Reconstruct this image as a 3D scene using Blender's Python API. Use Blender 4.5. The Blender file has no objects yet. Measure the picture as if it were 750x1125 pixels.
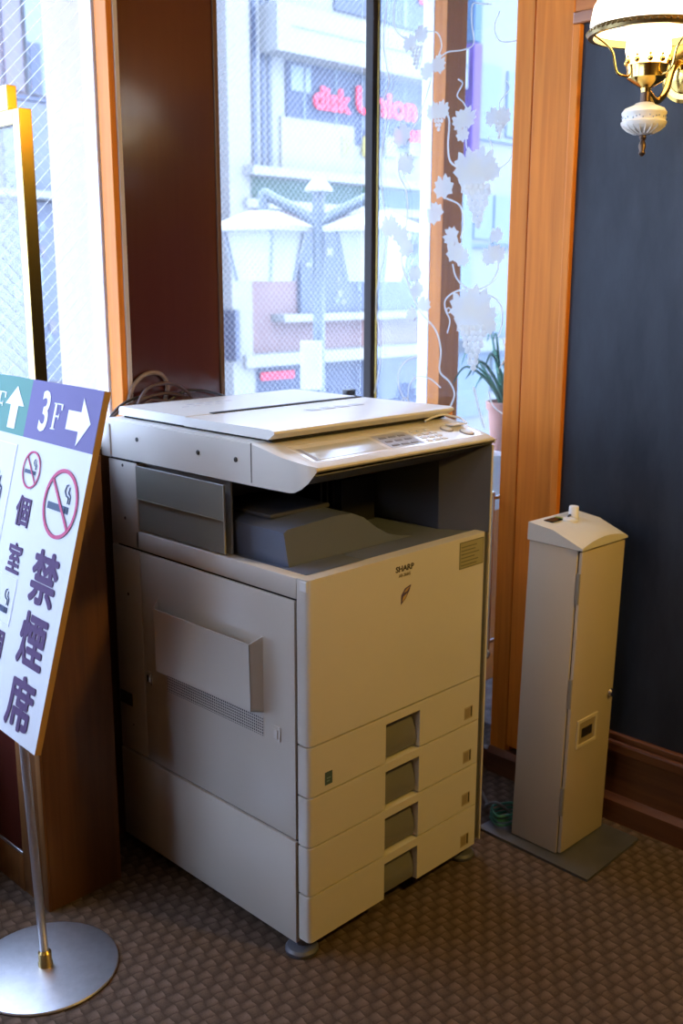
import bpy, bmesh, math, random
from mathutils import Vector, Matrix
random.seed(7)
PI=math.pi
sc=bpy.context.scene
COL=sc.collection

# ---------------------------------------------------------------- camera
FPX,YAW,PITCH,ROLL=1129.99,math.radians(45.19),math.radians(12.809),0.0025
CP=Vector((-1.3851,-1.4725,1.493))
fw=Vector((math.sin(YAW)*math.cos(PITCH),math.cos(YAW)*math.cos(PITCH),-math.sin(PITCH)))
r0=Vector((math.cos(YAW),-math.sin(YAW),0)); u0=r0.cross(fw)
rt=r0*math.cos(ROLL)+u0*math.sin(ROLL); up=-r0*math.sin(ROLL)+u0*math.cos(ROLL)
cd=bpy.data.cameras.new('camera'); cam=bpy.data.objects.new('camera',cd); COL.objects.link(cam)
M=Matrix((rt,up,-fw)).transposed().to_4x4(); M.translation=CP; cam.matrix_world=M
cd.sensor_fit='HORIZONTAL'; cd.sensor_width=24.0; cd.lens=FPX/750*24.0
cd.clip_start=.05; cd.clip_end=200
cd.dof.use_dof=True; cd.dof.focus_distance=2.15; cd.dof.aperture_fstop=4.2
sc.camera=cam
def ray(px,py): return (fw*FPX+rt*(px-375)-up*(py-562.5))/FPX
def at(px,py,ax,v):
    d=ray(px,py); t=(v-CP[ax])/d[ax]; return CP+d*t

# ---------------------------------------------------------------- materials
MATS={}
def newmat(n):
    m=bpy.data.materials.new(n); m.use_nodes=True; nt=m.node_tree
    return m,nt,nt.nodes['Principled BSDF'],nt.nodes['Material Output']
def mat(n,col,rough=.5,metal=0,spec=.5,noise=0,nscale=8,bump=0,emit=None,es=0,trans=0,coat=0,stretch=None):
    if n in MATS: return MATS[n]
    m,nt,b,o=newmat(n)
    b.inputs['Base Color'].default_value=(*col,1); b.inputs['Roughness'].default_value=rough
    b.inputs['Metallic'].default_value=metal; b.inputs['Specular IOR Level'].default_value=spec
    b.inputs['Coat Weight'].default_value=coat; b.inputs['Coat Roughness'].default_value=.12
    if trans: b.inputs['Transmission Weight'].default_value=trans
    if emit: b.inputs['Emission Color'].default_value=(*emit,1); b.inputs['Emission Strength'].default_value=es
    if noise or bump:
        tc=nt.nodes.new('ShaderNodeTexCoord'); mp=nt.nodes.new('ShaderNodeMapping'); nt.links.new(tc.outputs['Object'],mp.inputs[0])
        if stretch: mp.inputs['Scale'].default_value=stretch
        nz=nt.nodes.new('ShaderNodeTexNoise'); nz.inputs['Scale'].default_value=nscale; nz.inputs['Detail'].default_value=6
        nt.links.new(mp.outputs[0],nz.inputs[0])
        if noise:
            cr=nt.nodes.new('ShaderNodeValToRGB'); cr.color_ramp.elements[0].position=.3; cr.color_ramp.elements[1].position=.7
            cr.color_ramp.elements[0].color=(*[c*(1-noise) for c in col],1); cr.color_ramp.elements[1].color=(*[min(1,c*(1+noise)) for c in col],1)
            nt.links.new(nz.outputs[0],cr.inputs[0]); nt.links.new(cr.outputs[0],b.inputs['Base Color'])
        if bump:
            bp=nt.nodes.new('ShaderNodeBump'); bp.inputs['Strength'].default_value=bump; bp.inputs['Distance'].default_value=.002
            nt.links.new(nz.outputs[0],bp.inputs['Height']); nt.links.new(bp.outputs[0],b.inputs['Normal'])
    MATS[n]=m; return m
def wood(n,dark,light,rough=.35,axis='z',coat=.3):
    m,nt,b,o=newmat(n)
    tc=nt.nodes.new('ShaderNodeTexCoord'); mp=nt.nodes.new('ShaderNodeMapping'); nt.links.new(tc.outputs['Object'],mp.inputs[0])
    s={'z':(22,22,1.2),'y':(22,1.2,22),'x':(1.2,22,22)}[axis]; mp.inputs['Scale'].default_value=s
    nz=nt.nodes.new('ShaderNodeTexNoise'); nz.inputs['Scale'].default_value=2.2; nz.inputs['Detail'].default_value=8; nz.inputs['Distortion'].default_value=.6
    nt.links.new(mp.outputs[0],nz.inputs[0])
    cr=nt.nodes.new('ShaderNodeValToRGB'); cr.color_ramp.elements[0].position=.32; cr.color_ramp.elements[1].position=.68
    cr.color_ramp.elements[0].color=(*dark,1); cr.color_ramp.elements[1].color=(*light,1)
    nt.links.new(nz.outputs[0],cr.inputs[0]); nt.links.new(cr.outputs[0],b.inputs['Base Color'])
    bp=nt.nodes.new('ShaderNodeBump'); bp.inputs['Strength'].default_value=.15; bp.inputs['Distance'].default_value=.001
    nt.links.new(nz.outputs[0],bp.inputs['Height']); nt.links.new(bp.outputs[0],b.inputs['Normal'])
    b.inputs['Roughness'].default_value=rough; b.inputs['Coat Weight'].default_value=coat; b.inputs['Coat Roughness'].default_value=.25
    MATS[n]=m; return m
wood_top=None
def glass(n,tint=(.93,.96,1),haze=.06,wire=0,gloss=.06,hazecol=(.8,.9,1.0),hz='ShaderNodeBsdfTranslucent',wd=(.016,.016)):
    m,nt,b,o=newmat(n); nt.nodes.remove(b); N=nt.nodes.new; L=nt.links.new
    tr=N('ShaderNodeBsdfTransparent'); tr.inputs[0].default_value=(*tint,1)
    gl=N('ShaderNodeBsdfGlossy'); gl.inputs['Roughness'].default_value=.03
    tl=N(hz); tl.inputs[0].default_value=(*hazecol,1)
    m1=N('ShaderNodeMixShader'); m1.inputs[0].default_value=haze; L(tr.outputs[0],m1.inputs[1]); L(tl.outputs[0],m1.inputs[2])
    lw=N('ShaderNodeLayerWeight'); lw.inputs[0].default_value=.5
    pw=N('ShaderNodeMath'); pw.operation='POWER'; pw.inputs[1].default_value=4.5; L(lw.outputs['Facing'],pw.inputs[0])
    fr=N('ShaderNodeMath'); fr.operation='MULTIPLY_ADD'; fr.inputs[1].default_value=.5; fr.inputs[2].default_value=.03; L(pw.outputs[0],fr.inputs[0])
    m2=N('ShaderNodeMixShader'); L(fr.outputs[0],m2.inputs[0]); L(m1.outputs[0],m2.inputs[1]); L(gl.outputs[0],m2.inputs[2])
    out=m2
    if wire:
        tc=N('ShaderNodeTexCoord'); sx=N('ShaderNodeSeparateXYZ'); L(tc.outputs['Object'],sx.inputs[0])
        def mth(op,a,bv=None):
            q=N('ShaderNodeMath'); q.operation=op
            for i,v in enumerate((a,bv)):
                if v is None: continue
                if isinstance(v,(int,float)): q.inputs[i].default_value=v
                else: L(v,q.inputs[i])
            return q.outputs[0]
        d=[]
        for sg,wi in ((1,wd[0]),(-1,wd[1])):
            s=mth('ADD',sx.outputs[0],mth('MULTIPLY',sx.outputs[2],sg))
            f=mth('FRACT',mth('DIVIDE',s,wire))
            d.append(mth('LESS_THAN',mth('ABSOLUTE',mth('SUBTRACT',f,.5)),wi))
        w=mth('MAXIMUM',d[0],d[1])
        df=N('ShaderNodeBsdfDiffuse'); df.inputs[0].default_value=(.5,.53,.6,1)
        tl2=N('ShaderNodeBsdfTranslucent'); tl2.inputs[0].default_value=(.95,.97,1,1)
        mm=N('ShaderNodeMixShader'); mm.inputs[0].default_value=.35; L(df.outputs[0],mm.inputs[1]); L(tl2.outputs[0],mm.inputs[2])
        m3=N('ShaderNodeMixShader'); L(w,m3.inputs[0]); L(m2.outputs[0],m3.inputs[1]); L(mm.outputs[0],m3.inputs[2]); out=m3
    L(out.outputs[0],o.inputs[0]); MATS[n]=m; return m

BEIGE=(.66,.63,.57)
plastic=mat('copier_plastic',BEIGE,.34,noise=.03,nscale=3)
plastic_lid=mat('copier_lid_plastic',(.74,.73,.69),.3)
gap=mat('dark_gap',(.012,.011,.012),.8)
darkgrey=mat('copier_dark_grey',(.085,.085,.095),.5)
trayg=mat('tray_grey',(.125,.15,.22),.38)
blackp=mat('black_plastic',(.015,.015,.018),.4)
chrome=mat('chrome',(.85,.85,.87),.25,metal=1)
steel=mat('brushed_steel',(.66,.67,.72),.40,metal=1,noise=.06,nscale=60)
brass=mat('brass',(.75,.50,.13),.16,metal=1)
oldbrass=mat('antique_brass',(.42,.30,.12),.3,metal=1)
bronze=mat('dark_bronze',(.10,.06,.035),.4,metal=.7)
wood_or=wood('orange_wood',(.54,.155,.012),(.68,.22,.023),.5,coat=0)
wood_or.node_tree.nodes['Principled BSDF'].inputs['Specular IOR Level'].default_value=.22
wood_y=wood('orange_wood_horizontal',(.22,.075,.018),(.36,.14,.035),axis='y')
wood_dk=wood('dark_wood',(.095,.034,.008),(.145,.055,.013),.5,coat=.08)
wood_dky=wood('dark_wood_horizontal',(.085,.028,.010),(.15,.055,.018),.4,axis='y')
wood_gl=wood('glossy_brown_panel',(.058,.012,.009),(.062,.014,.010),.14,coat=.5)
wallm=mat('cream_wall',(.22,.14,.08),.8)
ceilm=mat('ceiling_cream',(.28,.22,.15),.9)
white=mat('white_paint',(.85,.85,.85),.5)
alu=mat('white_aluminium',(.86,.88,.9),.35)
ticketm=mat('ticket_cream',(.52,.44,.33),.5,noise=.03,nscale=4)
platem=mat('steel_plate',(.16,.165,.18),.38,metal=.6,noise=.12,nscale=12)
g_wire=glass('wired_glass',haze=.015,wire=.020,hazecol=(.78,.88,1))
g_wire2=glass('wired_glass_diagonal',haze=.015,wire=.034,wd=(.003,.017))
g_clear=glass('clear_glass',haze=.01)
g_door=glass('door_glass',haze=.015)
g_smoke=glass('smoked_plastic',tint=(.5,.51,.50),haze=.5,hazecol=(.42,.42,.37),hz='ShaderNodeBsdfDiffuse')
etch=mat('etched_white',(.86,.88,.88),.7)
nt=etch.node_tree
_o=nt.nodes['Material Output']; _b=nt.nodes['Principled BSDF']; _t=nt.nodes.new('ShaderNodeBsdfTranslucent'); _t.inputs[0].default_value=(1,.97,.90,1)
_m=nt.nodes.new('ShaderNodeMixShader'); _m.inputs[0].default_value=.85; nt.links.new(_b.outputs[0],_m.inputs[1]); nt.links.new(_t.outputs[0],_m.inputs[2])
_p=nt.nodes.new('ShaderNodeBsdfTransparent'); _m2=nt.nodes.new('ShaderNodeMixShader'); _m2.inputs[0].default_value=.35
nt.links.new(_m.outputs[0],_m2.inputs[1]); nt.links.new(_p.outputs[0],_m2.inputs[2]); nt.links.new(_m2.outputs[0],_o.inputs[0])

def carpet():
    m,nt,b,o=newmat('woven_carpet'); N=nt.nodes.new; L=nt.links.new
    tc=N('ShaderNodeTexCoord'); mp=N('ShaderNodeMapping'); L(tc.outputs['Object'],mp.inputs[0])
    mp.inputs['Rotation'].default_value=(0,0,math.radians(8))
    nz0=N('ShaderNodeTexNoise'); nz0.inputs['Scale'].default_value=30; nz0.inputs['Detail'].default_value=3; L(mp.outputs[0],nz0.inputs[0])
    va=N('ShaderNodeVectorMath'); va.operation='SCALE'; va.inputs['Scale'].default_value=.016; L(nz0.outputs[1],va.inputs[0])
    vb=N('ShaderNodeVectorMath'); vb.operation='ADD'; L(mp.outputs[0],vb.inputs[0]); L(va.outputs[0],vb.inputs[1])
    sx=N('ShaderNodeSeparateXYZ'); L(vb.outputs[0],sx.inputs[0])
    def mth(op,a,bv=None,c=None):
        q=N('ShaderNodeMath'); q.operation=op
        for i,v in enumerate((a,bv,c)):
            if v is None: continue
            if isinstance(v,(int,float)): q.inputs[i].default_value=v
            else: L(v,q.inputs[i])
        return q.outputs[0]
    c=.0275
    U=mth('DIVIDE',sx.outputs[0],c); V=mth('DIVIDE',sx.outputs[1],c)
    fu=mth('FRACT',U); fv=mth('FRACT',V)
    par=mth('MODULO',mth('ABSOLUTE',mth('ADD',mth('FLOOR',U),mth('FLOOR',V))),2.0)
    par=mth('GREATER_THAN',par,.5)
    def hump(x): return mth('SINE',mth('MULTIPLY',x,PI))
    a=mth('MULTIPLY',mth('POWER',hump(fv),.6),mth('ADD',mth('MULTIPLY',fu,.75),.25))
    bb=mth('MULTIPLY',mth('POWER',hump(fu),.6),mth('ADD',mth('MULTIPLY',fv,.55),.1))
    mx=N('ShaderNodeMix'); mx.data_type='FLOAT'; L(par,mx.inputs[0]); L(a,mx.inputs[2]); L(bb,mx.inputs[3])
    h=mx.outputs[0]
    nz=N('ShaderNodeTexNoise'); nz.inputs['Scale'].default_value=260; nz.inputs['Detail'].default_value=3; L(mp.outputs[0],nz.inputs[0])
    h2=mth('ADD',h,mth('MULTIPLY',mth('SUBTRACT',nz.outputs[0],.5),.5))
    cr=N('ShaderNodeValToRGB'); e=cr.color_ramp.elements; e[0].position=.05; e[0].color=(.058,.040,.029,1); e[1].position=.95; e[1].color=(.155,.112,.088,1)
    L(h2,cr.inputs[0]); L(cr.outputs[0],b.inputs['Base Color']); b.inputs['Roughness'].default_value=.95; b.inputs['Specular IOR Level'].default_value=.15
    bp=N('ShaderNodeBump'); bp.inputs['Strength'].default_value=.45; bp.inputs['Distance'].default_value=.004; L(h2,bp.inputs['Height']); L(bp.outputs[0],b.inputs['Normal'])
    return m
carpetm=carpet()
def boardm():
    m,nt,b,o=newmat('slate_board'); N=nt.nodes.new; L=nt.links.new
    tc=N('ShaderNodeTexCoord'); mp=N('ShaderNodeMapping'); mp.inputs['Scale'].default_value=(1,2.2,.7); mp.inputs['Rotation'].default_value=(.5,0,0); L(tc.outputs['Object'],mp.inputs[0])
    nz=N('ShaderNodeTexNoise'); nz.inputs['Scale'].default_value=2.5; nz.inputs['Detail'].default_value=9; nz.inputs['Roughness'].default_value=.65; L(mp.outputs[0],nz.inputs[0])
    cr=N('ShaderNodeValToRGB'); e=cr.color_ramp.elements; e[0].position=.35; e[0].color=(.008,.011,.018,1); e[1].position=.75; e[1].color=(.03,.038,.052,1)
    L(nz.outputs[0],cr.inputs[0]); L(cr.outputs[0],b.inputs['Base Color']); b.inputs['Roughness'].default_value=.5; b.inputs['Specular IOR Level'].default_value=.3
    return m
slate=boardm()

# ---------------------------------------------------------------- mesh helpers
def box(bm,x0,x1,y0,y1,z0,z1,bev=0,seg=2):
    r=bmesh.ops.create_cube(bm,size=1)
    vs=r['verts']
    for v in vs: v.co=Vector(((x0+x1)/2+v.co.x*(x1-x0),(y0+y1)/2+v.co.y*(y1-y0),(z0+z1)/2+v.co.z*(z1-z0)))
    if bev:
        es={e for v in vs for e in v.link_edges}
        bmesh.ops.bevel(bm,geom=list(es),offset=bev,segments=seg,affect='EDGES',profile=.5)
    return bm
def B(x0,x1,y0,y1,z0,z1,bev=0,seg=2): return box(bmesh.new(),x0,x1,y0,y1,z0,z1,bev,seg)
def prism(bm,pts,axis,a,b):
    """extrude polygon pts (2-D, the two axes other than `axis`) from a to b"""
    def P(p,t):
        return Vector((t,p[0],p[1])) if axis=='x' else Vector((p[0],t,p[1])) if axis=='y' else Vector((p[0],p[1],t))
    A=[bm.verts.new(P(p,a)) for p in pts]; Bv=[bm.verts.new(P(p,b)) for p in pts]
    n=len(pts)
    bm.faces.new(A); bm.faces.new(Bv[::-1])
    for i in range(n): bm.faces.new((A[i],Bv[i],Bv[(i+1)%n],A[(i+1)%n]))
    bmesh.ops.recalc_face_normals(bm,faces=bm.faces); return bm
def poly(bm,pts,th=None,n=None):
    vs=[bm.verts.new(p) for p in pts]; f=bm.faces.new(vs)
    if th:
        r=bmesh.ops.extrude_face_region(bm,geom=[f]); 
        for v in r['geom']:
            if isinstance(v,bmesh.types.BMVert): v.co+=Vector(n)*th
        bmesh.ops.recalc_face_normals(bm,faces=bm.faces)
    return bm
def lathe(bm,prof,c,seg=32,caps=True,M=None):
    rings=[]
    for r,z in prof:
        ring=[]
        for k in range(seg):
            a=2*PI*k/seg; v=Vector((r*math.cos(a),r*math.sin(a),z))
            if M: v=M@v
            ring.append(bm.verts.new(v+Vector(c)))
        rings.append(ring)
    for i in range(len(rings)-1):
        for k in range(seg): bm.faces.new((rings[i][k],rings[i][(k+1)%seg],rings[i+1][(k+1)%seg],rings[i+1][k]))
    if caps:
        bm.faces.new(rings[0][::-1]); bm.faces.new(rings[-1])
    bmesh.ops.recalc_face_normals(bm,faces=bm.faces)
    return bm
def catmull(pts,sub=6):
    pts=[Vector(p) for p in pts]; out=[]
    for i in range(len(pts)-1):
        p0=pts[max(i-1,0)];p1=pts[i];p2=pts[i+1];p3=pts[min(i+2,len(pts)-1)]
        for k in range(sub):
            t=k/sub; out.append(.5*((2*p1)+(-p0+p2)*t+(2*p0-5*p1+4*p2-p3)*t*t+(-p0+3*p1-3*p2+p3)*t**3))
    out.append(pts[-1]); return out
def tube(bm,pts,r,seg=8,smooth=True,sub=6,flat=None):
    P=catmull(pts,sub) if smooth and len(pts)>2 else [Vector(p) for p in pts]
    rings=[]; prev=None
    for i,p in enumerate(P):
        t=(P[min(i+1,len(P)-1)]-P[max(i-1,0)]).normalized()
        if prev is None:
            a=Vector((0,0,1)) if abs(t.z)<.9 else Vector((1,0,0)); nrm=t.cross(a).normalized()
        else:
            nrm=(prev-t*prev.dot(t)).normalized()
        prev=nrm; bn=t.cross(nrm)
        rr=r(i/(len(P)-1)) if callable(r) else r
        ring=[]
        for k in range(seg):
            a=2*PI*k/seg; o=nrm*math.cos(a)*rr+bn*math.sin(a)*rr
            if flat is not None: o=Vector((o.x*flat[0],o.y*flat[1],o.z*flat[2]))
            ring.append(bm.verts.new(p+o))
        rings.append(ring)
    for i in range(len(rings)-1):
        for k in range(seg): bm.faces.new((rings[i][k],rings[i][(k+1)%seg],rings[i+1][(k+1)%seg],rings[i+1][k]))
    bm.faces.new(rings[0][::-1]); bm.faces.new(rings[-1])
    bmesh.ops.recalc_face_normals(bm,faces=bm.faces)
    return bm
def text_bm(s,size,M,extrude=.0005,offset=0,align='CENTER',shear=0,sx=1,bm=None):
    cu=bpy.data.curves.new('t','FONT'); cu.body=s; cu.size=size; cu.extrude=extrude; cu.offset=offset; cu.align_x=align; cu.align_y='CENTER'; cu.shear=shear
    cu.resolution_u=3
    o=bpy.data.objects.new('t',cu); COL.objects.link(o)
    dg=bpy.context.evaluated_depsgraph_get(); me=bpy.data.meshes.new_from_object(o.evaluated_get(dg))
    me.transform(M@Matrix.Diagonal((sx,1,1,1)))
    if bm is None: bm=bmesh.new()
    bm.from_mesh(me); bpy.data.objects.remove(o); bpy.data.curves.remove(cu); bpy.data.meshes.remove(me)
    return bm
def frame4(o,x,y,z):
    m=Matrix((Vector(x),Vector(y),Vector(z))).transposed().to_4x4(); m.translation=Vector(o); return m
def smooth_bm(bm,ang=35):
    for f in bm.faces: f.smooth=True
    for e in bm.edges:
        if len(e.link_faces)==2 and e.calc_face_angle(0)>math.radians(ang): e.smooth=False
def obj(name,bm,m,parent=None,smooth=True,org=None,label=None):
    if smooth: smooth_bm(bm)
    base=Vector((0,0,0))
    if parent is not None:
        q=parent
        while q is not None: base+=q.location; q=q.parent
    if org is None:
        org=Vector((0,0,0))
        if parent is None and len(bm.verts):
            xs=[v.co for v in bm.verts]
            org=Vector(((min(v.x for v in xs)+max(v.x for v in xs))/2,(min(v.y for v in xs)+max(v.y for v in xs))/2,min(v.z for v in xs)))
    else: org=Vector(org)
    off=org if parent is None else base
    for v in bm.verts: v.co-=off
    me=bpy.data.meshes.new(name); bm.to_mesh(me); bm.free()
    for mm in (m if isinstance(m,(list,tuple)) else [m]): me.materials.append(mm)
    o=bpy.data.objects.new(name,me); COL.objects.link(o)
    if parent is None: o.location=org
    else: o.parent=parent
    if label: o['label']=label
    return o
def thing(name,label,cat,loc,group=None):
    o=bpy.data.objects.new(name,None); COL.objects.link(o); o.location=loc; o.empty_display_size=.05
    o['label']=label; o['category']=cat; o['kind']='thing'
    if group: o['group']=group
    return o
def tag(o,label,cat,group=None):
    o['label']=label; o['category']=cat; o['kind']='thing'
    if group: o['group']=group
    return o
def struct(name,bm,m,label=None,parent=None,smooth=False):
    o=obj(name,bm,m,parent,smooth=smooth)
    if parent is None: o['kind']='structure'
    if label: o['label']=label
    return o

# ================================================================ ROOM SHELL
XR=1.045           # right wall surface
YB=.83             # back window wall
XL,YF,ZC=-3.4,-5.0,2.75
floor=struct('floor',B(XL-.1,3.4,YF-.1,1.2,-.12,0),carpetm,'brown grey carpet woven in a small basket pattern')
struct('ceiling',B(XL-.1,3.4,YF-.1,1.35,ZC,ZC+.15),ceilm)
# back (photo-side) wall
struct('wall_front',B(XL-.1,3.4,YF-.15,YF,0,ZC),wallm)
# left wall with a large unseen window added for daylight on the copier
WY0,WY1,WZ0=-1.1,.86,1.15
bm=bmesh.new(); box(bm,XL-.15,XL,YF,WY0,0,ZC); box(bm,XL-.15,XL,WY0,1.1,0,WZ0); box(bm,XL-.15,XL,WY0,1.1,2.6,ZC); box(bm,XL-.15,XL,WY1,1.1,WZ0,2.6)
struct('wall_left',bm,wallm)
w1=struct('added_window',B(XL-.10,XL-.09,WY0,WY1,WZ0,2.6),g_clear)
bm=bmesh.new()
for y in (WY0,-.1,.81): box(bm,XL-.13,XL-.03,y,y+.05,WZ0,2.6)
obj('window_frame',bm,wood_dk,w1)
bm=B(-1.85,-1.65,-3.2,.86,0,1.30); struct('added_low_wall',bm,wood_dk)  # unseen low wall, added to keep window light off the copier's lower side
# right wall: solid part behind the board (y<.28)
bm=bmesh.new(); box(bm,XR+.03,XR+.15,YF,.28,0,ZC); wr=struct('wall_right',bm,wallm)
# wall above back windows and below
bm=bmesh.new(); box(bm,.12,3.3,YB+.02,YB+.14,2.55,ZC); box(bm,XL,.119,.90,1.02,2.55,ZC); box(bm,XL,-.315,.90,1.02,0,.45); box(bm,-.315,.45,.90,1.02,0,.95); box(bm,.45,3.3,YB+.02,YB+.14,0,.84)
struct('wall_back',bm,wood_dk)
# landing outside the right glass: far side wall and near wall
bm=bmesh.new(); box(bm,3.2,3.3,-1.0,YB+.1,0,ZC); box(bm,XR+.15,3.3,-1.1,-1.0,0,ZC); struct('wall_landing',bm,white)

# --- right wall woodwork (board, frame, column)
bm=bmesh.new()
box(bm,XR-.004,XR+.03,.226,.285,0.0,ZC,.003); o=struct('trim_1',bm,wood_or,'narrow orange wood jamb beside the glass door')
bm=bmesh.new(); box(bm,XR-.010,XR+.03,.102,.220,.10,ZC,.003); box(bm,XR+.004,XR+.03,.218,.23,0,ZC); o=struct('trim_2',bm,wood_or,'wide orange wood board left of the blackboard')
bm=bmesh.new(); box(bm,XR-.018,XR+.03,.078,.1015,.262,2.122,.003)
struct('trim_3',bm,wood_or,'upright wooden moulding on the left of the blackboard')
bm=bmesh.new(); box(bm,XR-.018,XR+.03,-2.2,.1015,2.1225,2.152,.003); struct('trim_4',bm,wood_y,'wooden moulding along the top of the blackboard')
bm=bmesh.new(); box(bm,XR-.008,XR+.03,-2.2,.1015,2.152,ZC,.0); struct('trim_5',bm,wood('orange_wood_top',(.40,.12,.012),(.5,.17,.02),.5,axis='y',coat=0),'wooden boarding above the blackboard')
bm=bmesh.new(); box(bm,XR-.022,XR+.03,-2.2,.104,.205,.242,.008); box(bm,XR-.014,XR+.03,-2.2,.104,.242,.262,.004)
struct('trim_6',bm,wood_dky,'dark red-brown rail under the blackboard')
bm=bmesh.new(); box(bm,XR-.006,XR+.03,-2.2,.102,.06,.21,.002); struct('trim_7',bm,wood_dky,'dark wainscot board under the rail')
bm=bmesh.new(); prism(bm,[(XR+.03,0),(XR-.02,0),(XR-.02,.062),(XR-.008,.08),(XR+.03,.08)],'y',-4.9,.285); struct('baseboard_right',bm,wood_dky)
bm=B(XR-.002,XR+.028,-2.2,.08,.26,2.127); ob=obj('blackboard',bm,slate,smooth=False); tag(ob,'large dark slate blackboard set in the wooden frame of the right wall','blackboard')
struct('trim_8',B(XR-.01,XR+.03,YF,-2.2,0,ZC),wood_dky)

# --- glass door in the right wall, corner mullion
d1=struct('door_1',B(XR+.006,XR+.014,.285,.80,.06,2.6),g_door,'clear glass door with etched grapevines beside the orange wood column')
bm=bmesh.new(); box(bm,XR-.003,XR+.022,.285,.80,.0,.06,.003); obj('bottom_rail',bm,wood_dky,d1)
bm=bmesh.new(); hx=XR-.028
tube(bm,[(hx,.292,.40),(hx,.292,.885)],.0085,12,smooth=False); obj('door_handle',bm,chrome,d1,label='long vertical chrome pull handle')
bm=bmesh.new()
for z in (.42,.865): tube(bm,[(hx,.292,z),(XR+.006,.292,z)],.006,10,smooth=False)
lathe(bm,[(.014,-.004),(.016,0),(.014,.004),(.007,.004),(.006,0),(.007,-.004),(.014,-.004)],(hx-.004,.292,.385),16,caps=False,M=Matrix.Rotation(PI/2,3,'Y'))
obj('handle_bracket',bm,chrome,d1)
bm=bmesh.new(); box(bm,XR-.012,XR+.02,.800,.832,0,2.6,.002); mull=struct('trim_9',bm,mat('black_mullion',(.016,.010,.008),.5,spec=.2),'dark brown corner mullion between the two panes')
struct('trim_10',B(XR+.004,XR+.012,.797,.800,0,2.6),brass,'thin brass edge of the corner mullion')

# --- back window plane, middle pane (y=.85)
w2=struct('window_2',B(.455,XR-.012,YB+.012,YB+.018,.95,2.55),g_wire,'wired glass pane behind the copier')
struct('trim_11',B(.444,.458,YB-.006,YB+.03,.9,2.55,.002),mat('dark_jamb',(.10,.05,.02),.3),'thin dark jamb at the left of the wired pane')
# glossy dark panel (a wide post) and its left side
bm=bmesh.new(); box(bm,.145,.446,YB,YB+.06,1.06,2.6); struct('wall_panel',bm,wood_gl,'glossy dark brown panel behind the copier')
bm=bmesh.new(); box(bm,.118,.135,YB-.004,YB+.05,1.10,2.6,.002); struct('trim_12',bm,wood_or,'light orange wooden post face left of the dark panel')
bm=bmesh.new(); box(bm,.135,.148,YB-.008,YB+.04,1.10,2.6,.002); struct('trim_13',bm,mat('pale_bead',(.5,.42,.34),.35),'pale narrow bead between post and dark panel')
struct('trim_14',B(.136,.30,YB+.061,YB+.11,1.06,2.6),wood_dk)
# white aluminium frame of left window
bm=bmesh.new(); box(bm,.112,.15,.884,.938,1.0,2.6,.003); struct('trim_15',bm,alu,'bright white aluminium upright of the left window')
w3=struct('window_3',B(XL,.111,.890,.895,.45,2.55),g_wire2,'wired glass pane at the left of the picture')
bm=bmesh.new()
for x in (-2.3,-1.1): box(bm,x,x+.05,.87,.92,.45,2.55)
obj('window_frame',bm,alu,w3)
# outside reveal plaster
struct('wall_reveal',B(.12,.44,.942,1.13,-3,3.4),mat('pink_plaster',(.42,.345,.34),.85,noise=.05,nscale=60,bump=.5),'pinkish plaster pier outside the left window')
# window sill behind the copier
bm=bmesh.new(); box(bm,-.10,XR-.012,.745,YB+.012,1.075,1.10,.003); box(bm,-.10,.11,YB+.012,.885,1.075,1.10); struct('sill_1',bm,white,'white window sill behind the copier')
bm=bmesh.new(); box(bm,-.10,XR-.012,.765,YB+.012,.0,1.073); struct('wall_below_sill',bm,wood_dk)

# --- landing window (same plane further right): post, panes, ledge
w4=struct('window_4',B(XR+.02,1.352,YB+.002,YB+.006,.84,2.55),g_wire,'wired glass pane beyond the glass door')
bm=bmesh.new(); box(bm,1.353,1.456,YB-.05,YB+.002,0,2.6,.002); struct('trim_16',bm,wood_or,'wooden post seen through the glass door')
bm=bmesh.new(); box(bm,1.353,1.456,YB+.004,YB+.050,.84,2.6,.002); struct('trim_17',bm,alu,'white aluminium frame left of the post')
w5=struct('window_5',B(1.457,3.2,YB+.012,YB+.018,.872,2.55),g_clear,'clear pane of the landing window')
bm=bmesh.new(); box(bm,1.455,3.2,.70,YB+.02,.852,.872,.003); struct('sill_2',bm,alu,'pale metal sill of the landing window')
bm=bmesh.new(); box(bm,1.06,3.2,.735,YB+.02,.66,.852); struct('wall_under_sill',bm,white)
bm=bmesh.new(); box(bm,1.06,3.2,.73,YB+.02,.0,.66); struct('wall_landing_low',bm,wood_or)
bm=B(1.3,3.0,-.6,.72,.001,.006); rug=obj('landing_rug',bm,mat('grey_rug',(.32,.33,.35),.9,noise=.5,nscale=14)); tag(rug,'grey mottled rug on the landing floor beyond the glass door','rug')

# ================================================================ HALF-HEIGHT PARTITION WITH BRASS FRAME
brass_f=mat('frame_brass',(.50,.36,.11),.13,metal=1)
pt=thing('partition','brown wooden half-height partition standing left of the copier','partition',(-.2,.8,0))
bm=bmesh.new(); box(bm,-.309,-.112,.577,.880,0,1.075,.002); obj('body',bm,wood_dk,pt)
bm=bmesh.new(); box(bm,-.312,-.1115,.576,.880,1.075,1.092,.001); obj('top_board',bm,wood_dk,pt)
bm=bmesh.new(); box(bm,-.316,-.309,.577,.60,0,1.075,.001); box(bm,-.313,-.309,.60,.70,0,1.075,.001); box(bm,-.314,-.309,.70,.880,0,.10,.001)
obj('side_frame',bm,wood('mid_wood',(.13,.05,.014),(.21,.09,.025),.45,coat=.1),pt)
bm=bmesh.new(); box(bm,-.312,-.3085,.70,.880,.108,1.0); obj('side_panel',bm,wood_gl,pt,label='dark reddish glossy side panel')
bm=bmesh.new(); box(bm,-.314,-.3085,.70,.880,.099,.108,.001); obj('edge_strip',bm,steel,pt,label='thin metal strip under the dark panel')
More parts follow.
